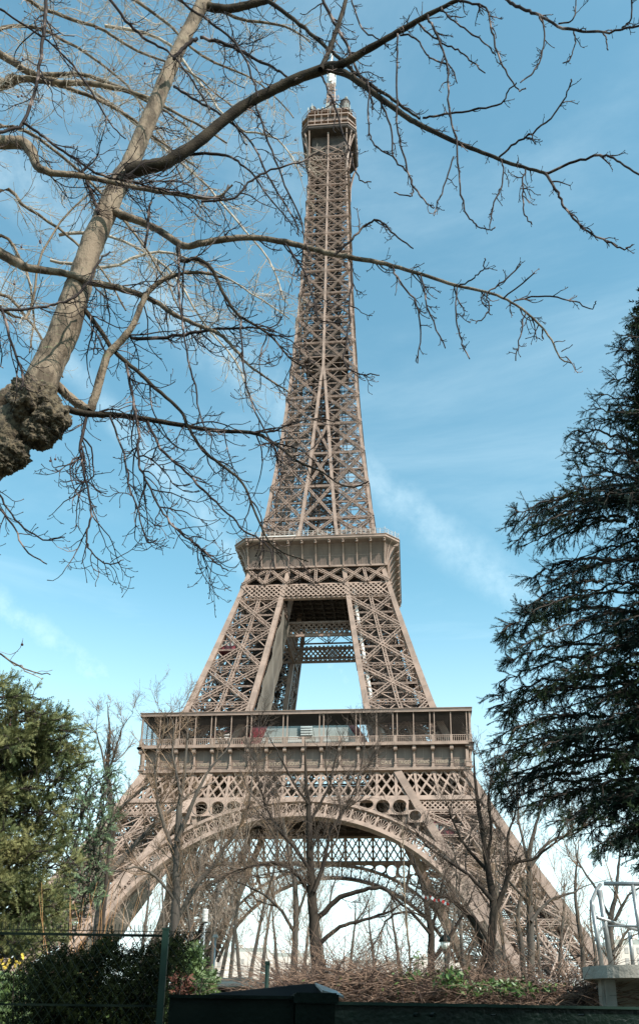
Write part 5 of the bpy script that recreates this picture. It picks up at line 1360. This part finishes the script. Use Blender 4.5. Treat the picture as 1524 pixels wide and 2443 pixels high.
# metal container with slanted lid
cb_ = at(405, 2375, 4.6); c1_ = at(702, 2380, 4.6); zt = c1_.z
bn = empty('waste_container', (cb_.x, cb_.y, 0), 'black-green waste container with a raised corner and slanting dark lid at the bottom centre', 'container')
U2 = Vector((c1_.x-cb_.x, c1_.y-cb_.y, 0)).normalized(); V2 = Vector((-U2.y, U2.x, 0))
def obox(mb, o, u, v, a0, a1, b0, b1, z0, z1):
    c = [o+u*a+v*b for a, b in ((a0, b0), (a1, b0), (a1, b1), (a0, b1))]
    mb.add([(p.x, p.y, z0) for p in c]+[(p.x, p.y, z1) for p in c], [(0,3,2,1),(4,5,6,7),(0,1,5,4),(1,2,6,5),(2,3,7,6),(3,0,4,7)])
O2 = Vector((cb_.x, cb_.y, 0)); LL = (Vector((c1_.x, c1_.y, 0))-O2).length
q = MB(); obox(q, O2, U2, V2, 0, LL, .0, 1.1, .12, zt-.012); loc_build(q, 'body', M['dkgreen'], bn)
q = MB(); obox(q, O2, U2, V2, -.005, LL, -.02, .05, zt-.012, zt+.004); loc_build(q, 'rim', M['dkgreen'], bn)
wc = (at(803, 2380, 4.6)-at(702, 2380, 4.6)).length
q = MB(); obox(q, O2, U2, V2, LL+.004, LL+wc-.012, -.05, 1.15, .1, zt-.03); loc_build(q, 'corner_column', M['dkgreen'], bn)
q = MB(); obox(q, O2, U2, V2, LL-.005, LL+wc+.005, -.065, 1.17, zt-.03, zt+.012); obox(q, O2, U2, V2, LL+.005, LL+wc-.005, -.055, 1.15, zt+.012, zt+.02); loc_build(q, 'collar', M['dkgreen'], bn)
# lid: a low wedge rising to the right, with a turned-down side flap
def at_z(x, y, z): return at(x, y, distz(x, y, z))
l0 = at(497, 2374, 5.0); l1 = at(716, 2351, 5.0); l2 = at(751, 2348, 5.0); l3 = at(803, 2368, 4.8); l4 = at(820, 2381, 4.75); l5 = at(768, 2366, 4.7)
q = MB(); bk = V2*.5+Vector((0,0,.02))
b0 = Vector((l0.x, l0.y, zt)); b1 = Vector((l5.x, l5.y, zt))
vs = [l0, l1, l2, l5, l0+bk*.9, l1+bk, l2+bk, l5-Vector((0,0,.02))]
q.add([tuple(v) for v in [l0, l1, l2, l5+Vector((0,0,.0)), l0-Vector((0,0,.03)), l5-Vector((0,0,.05))]], [(0,5,3,2,1),(0,4,5)])
q.add([tuple(v) for v in [l0, l1, l2, l0+bk, l1+bk*.95, l2+bk*.95]], [(0,1,4,3),(1,2,5,4)])
q.add([tuple(v) for v in [l2, l2+bk, l0+bk, l0+bk-Vector((0,0,.05)), l2+bk-Vector((0,0,.1))]], [(0,1,2),(1,4,3,2)])
loc_build(q, 'lid', M['lid'], bn)
q = MB(); n_ = (l3-l2).cross(l5-l2).normalized()*.006
ring = [l2, l3, l4, l5]; q.add([tuple(v+n_) for v in ring]+[tuple(v-n_) for v in ring], [(0,1,2,3),(7,6,5,4)]+[(i, 4+i, 4+(i+1) % 4, (i+1) % 4) for i in range(4)])
loc_build(q, 'side_flap', M['pipe'], bn)
# glossy barrier on the right
ba = at(800, 2391, 6.0); bb = at(1560, 2404, distz(1560, 2404, ba.z)); 
br = empty('metal_barrier', (ba.x, ba.y, 0), 'long dark green metal barrier with two bolts along the bottom right', 'barrier')
O3 = Vector((ba.x, ba.y, 0)); E3 = Vector((bb.x, bb.y, 0)); L3 = (E3-O3).length; U3 = (E3-O3).normalized(); V3 = Vector((-U3.y, U3.x, 0)); zb = ba.z
q = MB(); obox(q, O3, U3, V3, -.25, L3, .0, .04, 0, zb-.02); loc_build(q, 'panel', M['barrier'], br)
q = MB(); obox(q, O3, U3, V3, -.25, L3*.545, -.03, .07, zb-.02, zb); obox(q, O3, U3, V3, L3*.548, L3, -.03, .07, zb-.02, zb-.001); loc_build(q, 'top_edge', M['green'], br)
for x in (995, 1034, 1180, 1390):
    p = at(x, 2423, 5.97); q = MB(); q.tube([p-V3*.02, p+V3*.05], .014 if x < 1100 else .006, 8); loc_build(q, 'bolt', M['dkgreen'], br)
# green posts and lamps
def pole(label, cat, name, x, ytop, dist, wpx, mt='green'):
    p = at(x, ytop, dist); e = empty(name, (p.x, p.y, 0), label, cat); r = wpx/2*dscale(p)
    q = MB(); q.lathe((0,0,0), [(r, 0), (r, p.z)], 10); q.build('pole', M[mt], e, True); return e, p, r
e, p, r = pole('short dark green square-topped post left of the container lid', 'post', 'green_post', 638, 2302, 9, 10); q = MB(); q.box(-r*1.1, -r*1.1, p.z, r*1.1, r*1.1, p.z+.03); q.build('cap', M['green'], e)
e, p, r = pole('white ribbed weather sensor on a thin grey pole, left of centre', 'sensor', 'weather_sensor', 489, 2200, 26, 4, 'pipe')
k = dscale(p); q = MB()
for i in range(9): q.lathe((0,0,p.z+i*3.3*k), [(5*k, 0), (7.2*k, .5*k), (7.0*k, 1.6*k), (5*k, 2.4*k)], 14)
q.build('radiation_shield', M['white'], e)
e, p, r = pole('thin grey pole with a small flat cap just right of the weather sensor', 'pole', 'capped_pole', 514, 2238, 20, 4.5, 'pipe'); k = dscale(p)
q = MB(); q.box(-6*k, -5*k, p.z, 6*k, 5*k, p.z+3*k); q.box(-4.5*k, -4*k, p.z+3.2*k, 4.5*k, 4*k, p.z+7*k); q.build('cap', M['pipe'], e)
def lantern(x, y, dist, s, label, hood='dkgreen'):
    e, p, r = pole(label, 'street lamp', 'street_lamp', x, y, dist, 6*s, 'green'); k = dscale(p)*s
    q = MB(); q.lathe((0,0,p.z), [(3*k, -6*k), (6*k, -5*k), (6*k, -3*k), (3*k, 0)], 12); q.build('collar', M['green'], e)
    q = MB(); q.lathe((0,0,p.z), [(4*k, .2*k), (8*k, 6*k), (9*k, 12*k), (7*k, 15*k)], 14); q.build('lamp_glass', M['lamp'], e, True)
    q = MB(); q.lathe((0,0,p.z), [(11*k, 13*k), (12*k, 15*k), (8*k, 22*k), (3*k, 26*k), (1.5*k, 30*k), (.4*k, 33*k)], 14); q.build('hood', M[hood], e, True)
lantern(1062, 2266, 34, 1.3, 'old-fashioned street lamp with a pale globe under a dark hood, right of centre')
lantern(630, 2330, 38, .9, 'small green street lamp seen just left of the green post', 'green')
# kiosk roof
p = at(556, 2352, 19); e = empty('kiosk', (p.x, p.y, 0), 'low grey-white kiosk with a ribbed flat roof edge behind the green shrub', 'kiosk'); k = dscale(p)
q = MB(); q.box(-36*k, .0, 0, 40*k, 2.6, p.z-6*k); q.build('wall', M['dkgreen'], e)
q = MB(); q.box(-52*k, -.4, p.z-6*k, 48*k, 3.0, p.z+12*k); q.box(-48*k, -.2, p.z+12.3*k, -2*k, 2.8, p.z+16*k); q.box(0, -.2, p.z+12.3*k, 42*k, 2.8, p.z+17*k); q.build('roof', M['conc'], e)
q = MB()
for i in range(40): q.box((-50+i*2.4)*k, -.43, p.z-4*k, (-49+i*2.4)*k, -.405, p.z+6*k)
q.build('rib', M['white'], e)
# concrete platform with pipe railing
dP = 8.7; p0 = at(1409, 2315, dP); kP = dscale(p0); zt = at(1450, 2302, dP).z; zbm = at(1450, 2333, dP).z
pl = empty('concrete_platform', (p0.x, p0.y, 0), 'weathered concrete ledge with a rounded corner on a pillar at the right edge', 'platform')
Wd = 4.0; rr_ = .42; n = 12; ring = []
for i in range(n+1):
    a = PI+PI/2*i/n; ring.append((rr_+rr_*math.cos(a), rr_+rr_*math.sin(a)))
vr = (p0.x-CAM[0])/(p0.y-CAM[1]); ring += [(Wd+1, 0), (Wd+1, 2.2), (2.2*vr+.12, 2.2)]
q = MB(); m_ = len(ring); za, zc = zbm, zt
q.add([(x, y, za) for x, y in ring]+[(x, y, zc) for x, y in ring], [tuple(range(m_))[::-1], tuple(range(m_, 2*m_))]+[(i, (i+1) % m_, m_+(i+1) % m_, m_+i) for i in range(m_)])
q.build('slab', M['conc'], pl)
xp = 46*kP
q = MB(); q.box(xp, .27, 0, xp+24*kP, .5, zbm-.001); q.box(xp-8*kP, .32, zbm-.25, xp-.002, .48, zbm-.001); q.build('pillar', M['conc'], pl)
q = MB(); q.box(xp+.1, 1.1, 0, Wd, 1.25, zbm-.001); q.build('back_wall', M['conc'], pl)
rl_ = empty('pipe_railing', (p0.x, p0.y, zt), 'grey tubular steel railing standing on the concrete ledge at the right edge', 'railing')
def rp(x, y, dd=0): return at(x, y, dP+.35+dd)-rl_.location
def pipe(pts, r, name):
    q = MB(); q.tube(pts, r, 10); q.build(name, M['pipe'], rl_, True)
def drop(v): v = v.copy(); v.z = 0; return v
a = rp(1418, 2164); c = rp(1431, 2118, .45); d_ = rp(1437, 2108, .5)
pipe([rp(1413, 2168), rp(1412, 2150, .08), rp(1424, 2122, .4), rp(1432, 2111, .48)], .019, 'top_rail')
a0 = rp(1413, 2162); pipe([drop(a0)+Vector((.04, 0, 0)), a0], .021, 'post')
a1 = rp(1430, 2125, .3); pipe([drop(a1)+Vector((.05, 0, 0)), a1], .026, 'post')
for x, y, w in ((1509, 2112, .021), (1600, 2112, .021)):
    a1 = rp(x, y, .3); pipe([drop(a1)+Vector((.04, 0, 0)), a1], w, 'post')
a1 = rp(1502, 2225, 1.2); pipe([drop(a1), a1], .021, 'post')
pipe([rp(1440, 2109, .3), rp(1524, 2110, .3), rp(1700, 2111, .3)], .022, 'top_rail')
pipe([rp(1437, 2210, .3), rp(1524, 2211, .3), rp(1700, 2212, .3)], .01, 'middle_rail')
pipe([rp(1424, 2190, .1), rp(1524, 2221, 1.2), rp(1700, 2262, 2.6)], .017, 'middle_rail')
pipe([rp(1419, 2245, .0), rp(1438, 2212, .3)], .011, 'brace')
# tangle of dry vines on top of a green fence
vn = empty('vine_tangle', tuple(at(1080, 2400, 10))[:2]+(0,), 'heap of dry brown vines and prunings with tufts of ivy behind the barrier', 'vines')
topx = [560, 640, 700, 760, 860, 1000, 1100, 1250, 1340, 1400, 1450]; topy = [2380, 2358, 2338, 2328, 2320, 2336, 2348, 2356, 2358, 2350, 2378]
t_ = Tubes()
for i in range(6500):
    x = rng.uniform(640, 1435) if rng.random() < .85 else rng.uniform(700, 1000); ty = np.interp(x, topx, topy); y = ty+(2415-ty)*rng.random()**.8; dd = rng.uniform(9.2, 11.4)
    p = np.array(at(x, y, dd)); d0 = unit(np.array([rng.normal(0, 1), rng.normal(0, .6), rng.normal(.05, .28)])); L = rng.uniform(.25, 1.1)
    t_.add(walk(rng, p, d0, L, 6, .16, np.array([0, 0, -.05])), np.linspace(rng.uniform(.002, .007), .0015, 7), 3)
for i in range(420):   # stray shoots rising from the heap
    x = rng.uniform(600, 1420); ty = np.interp(x, topx, topy); p = np.array(at(x, ty+10, rng.uniform(9.5, 11)))
    t_.add(walk(rng, p, unit(np.array([rng.normal(0, .8), rng.normal(0, .3), rng.uniform(.1, 1)])), rng.uniform(.2, .7), 6, .14, np.array([0, 0, -.06])), np.linspace(.0035, .0015, 7), 3)
o = t_.build('vines', M['vine'], None, True, loc=tuple(vn.location)); o.parent = vn; o['kind'] = 'stuff'
def leaves(e, boxes, n, mt, rng, s):
    V = []
    W8 = np.array([b[6] for b in boxes], float); W8 /= W8.sum()
    for b, w in zip(boxes, W8):
        for _ in range(int(n*w)):
            c = np.array(at(np.clip(rng.normal((b[0]+b[2])/2, (b[2]-b[0])/4), b[0]-20, b[2]+20), rng.uniform(b[1], b[3]), rng.uniform(b[4], b[5])))
            d = unit(rng.normal(0, 1, 3)+np.array([0, 0, -.5])); q_ = unit(np.cross(d, rng.normal(0, 1, 3))); L = s*rng.uniform(.6, 1.3)
            V += [c, c+d*L*.5+q_*L*.22, c+d*L, c+d*L*.5-q_*L*.22]
    V = np.array(V); return npmesh('ivy_leaves', V-np.array(e.location), np.arange(len(V)).reshape(-1, 4), M[mt], e)
o = leaves(vn, [(1040, 2316, 1110, 2352, 9.1, 10, 3), (1090, 2345, 1180, 2375, 9.1, 10, 2), (1170, 2340, 1270, 2372, 9.1, 10, 2.4), (950, 2318, 1020, 2340, 9.3, 10, .6), (1280, 2350, 1330, 2365, 9.2, 10, .5), (700, 2330, 1400, 2390, 9.1, 10.5, .8), (980, 2270, 1010, 2300, 10, 10.3, .15)], 1500, 'leaf', rng, .06); o['kind'] = 'stuff'
fa = at(780, 2372, 11.8); fb = at(1440, 2378, 11.8)
fe = empty('green_fence', (fa.x, fa.y, 0), 'low bright green mesh fence behind the dry vines', 'fence'); v_ = fb-fa; v_.z = 0; n = int(v_.length/.09); q = MB()
for i in range(n): 
    p = v_*(i/n); q.beam(p, p+Vector((0,0,fa.z)), .05, .01)
q.beam(Vector((0,0,fa.z)), v_+Vector((0,0,fa.z)), .03, .03)
M['teal'] = mat('teal_green_paint', (.03, .16, .10), .5); q.build('slats', M['teal'], fe)
for i in range(6):
    q = MB(); p = v_*(i/5); q.beam(p, p+Vector((0,0,fa.z+.05)), .05, .05); q.build('post', M['dkgreen'], fe)
# white wall far right, ribbon of tape, far buildings
p = at(1280, 2337, 30); e = MB(); pw_ = at(1410, 2337, 30)
e.beam(Vector((p.x, p.y, p.z/2)), Vector((pw_.x, pw_.y, p.z/2)), .25, p.z, (0, 0, 1))
o = e.build('low_white_wall', M['white'], None, loc=(p.x, p.y, 0)); tag(o, 'low white wall beyond the ivy, left of the concrete ledge', 'wall')
tp0 = at(1008, 2136, 37); e = empty('barrier_tape', tuple(tp0), 'strip of red and white tape caught in the branches before the right leg', 'tape')
pts = [at(1008+62*i/12, 2138+19*i/12+3*math.sin(i*1.3), 37-.05*i)-tp0 for i in range(13)]
for i in range(12):
    q = MB(); q.beam(pts[i], pts[i+1], .11, .004, (0, 1, .4)); q.build('stripe', M['tapered'] if i % 2 else M['tape'], e)
M['winglass'] = mat('hazed_window', (.30, .28, .27), .3, (.42, .38, .35), .3)  # greyed so that distance haze sits in the window colour
BL = 'distant pale buildings seen low under the arch'
lab = ['farthest left pale block low under the arch', 'pale block left of centre under the arch', 'taller pale block behind the kiosk', 'wide pale block behind the central tree', 'pale block low under the right half of the arch', 'pinkish pale block beyond the railing at the right']
for i, (x0, x1, yt, dd) in enumerate(((455, 540, 2282, 330), (545, 640, 2272, 360), (640, 770, 2284, 380), (790, 960, 2300, 420), (985, 1100, 2292, 400), (1450, 1600, 2255, 300))):
    a, c = at(x0, yt, dd), at(x1, yt, dd); e = empty('far_building', (a.x, a.y, 0), lab[i], 'building', BL); Wb = (c-a).length
    q = MB(); q.box(0, 0, -.2, Wb, 14, a.z); q.build('wall', M['bldg'], e)
    q = MB(); q.box(.8, .8, a.z, Wb-.8, 13.2, a.z+1.6); q.build('roof', M['grey'], e)
    for ch in range(3):
        q = MB(); xx = Wb*(.2+.28*ch); q.box(xx, 5, a.z+1.61, xx+1.6, 6, a.z+3.2); q.build('chimney', M['bldg'], e)
    nw_ = max(3, int(Wb/3.2)); fl_ = max(3, int(a.z/3.3)); me = None
    for j in range(fl_-3, fl_):
        for k_ in range(nw_):
            if (j-fl_+3)*nw_+k_ > 90: break
            if me is None: q = MB(); q.box(-.55, -.12, -.9, .55, -.02, .9); o = q.build('window', M['winglass'], e); me = o.data
            else: o = D.objects.new('window', me); COL.objects.link(o); o.parent = e
            o.location = ((k_+.5)*Wb/nw_, 0, j*3.3+1.9)
# ground and path
gm = MB(); gm.add([(-6000,-6000,0),(6000,-6000,0),(6000,6000,0),(-6000,6000,0)], [(0,1,2,3)])
M['ground'] = mat('ground_soil', (.15,.12,.085), .9, (.07,.085,.035), .25)
tag(gm.build('ground', M['ground']), kind='structure')
gm = MB(); gm.add([(CAM[0]-30,CAM[1]-6,.004),(CAM[0]+30,CAM[1]-6,.004),(CAM[0]+30,CAM[1]+3.2,.004),(CAM[0]-30,CAM[1]+3.2,.004)], [(0,1,2,3)])
tag(gm.build('path', mat('asphalt', (.06,.06,.06), .9, (.045,.045,.045), 8)), kind='structure')
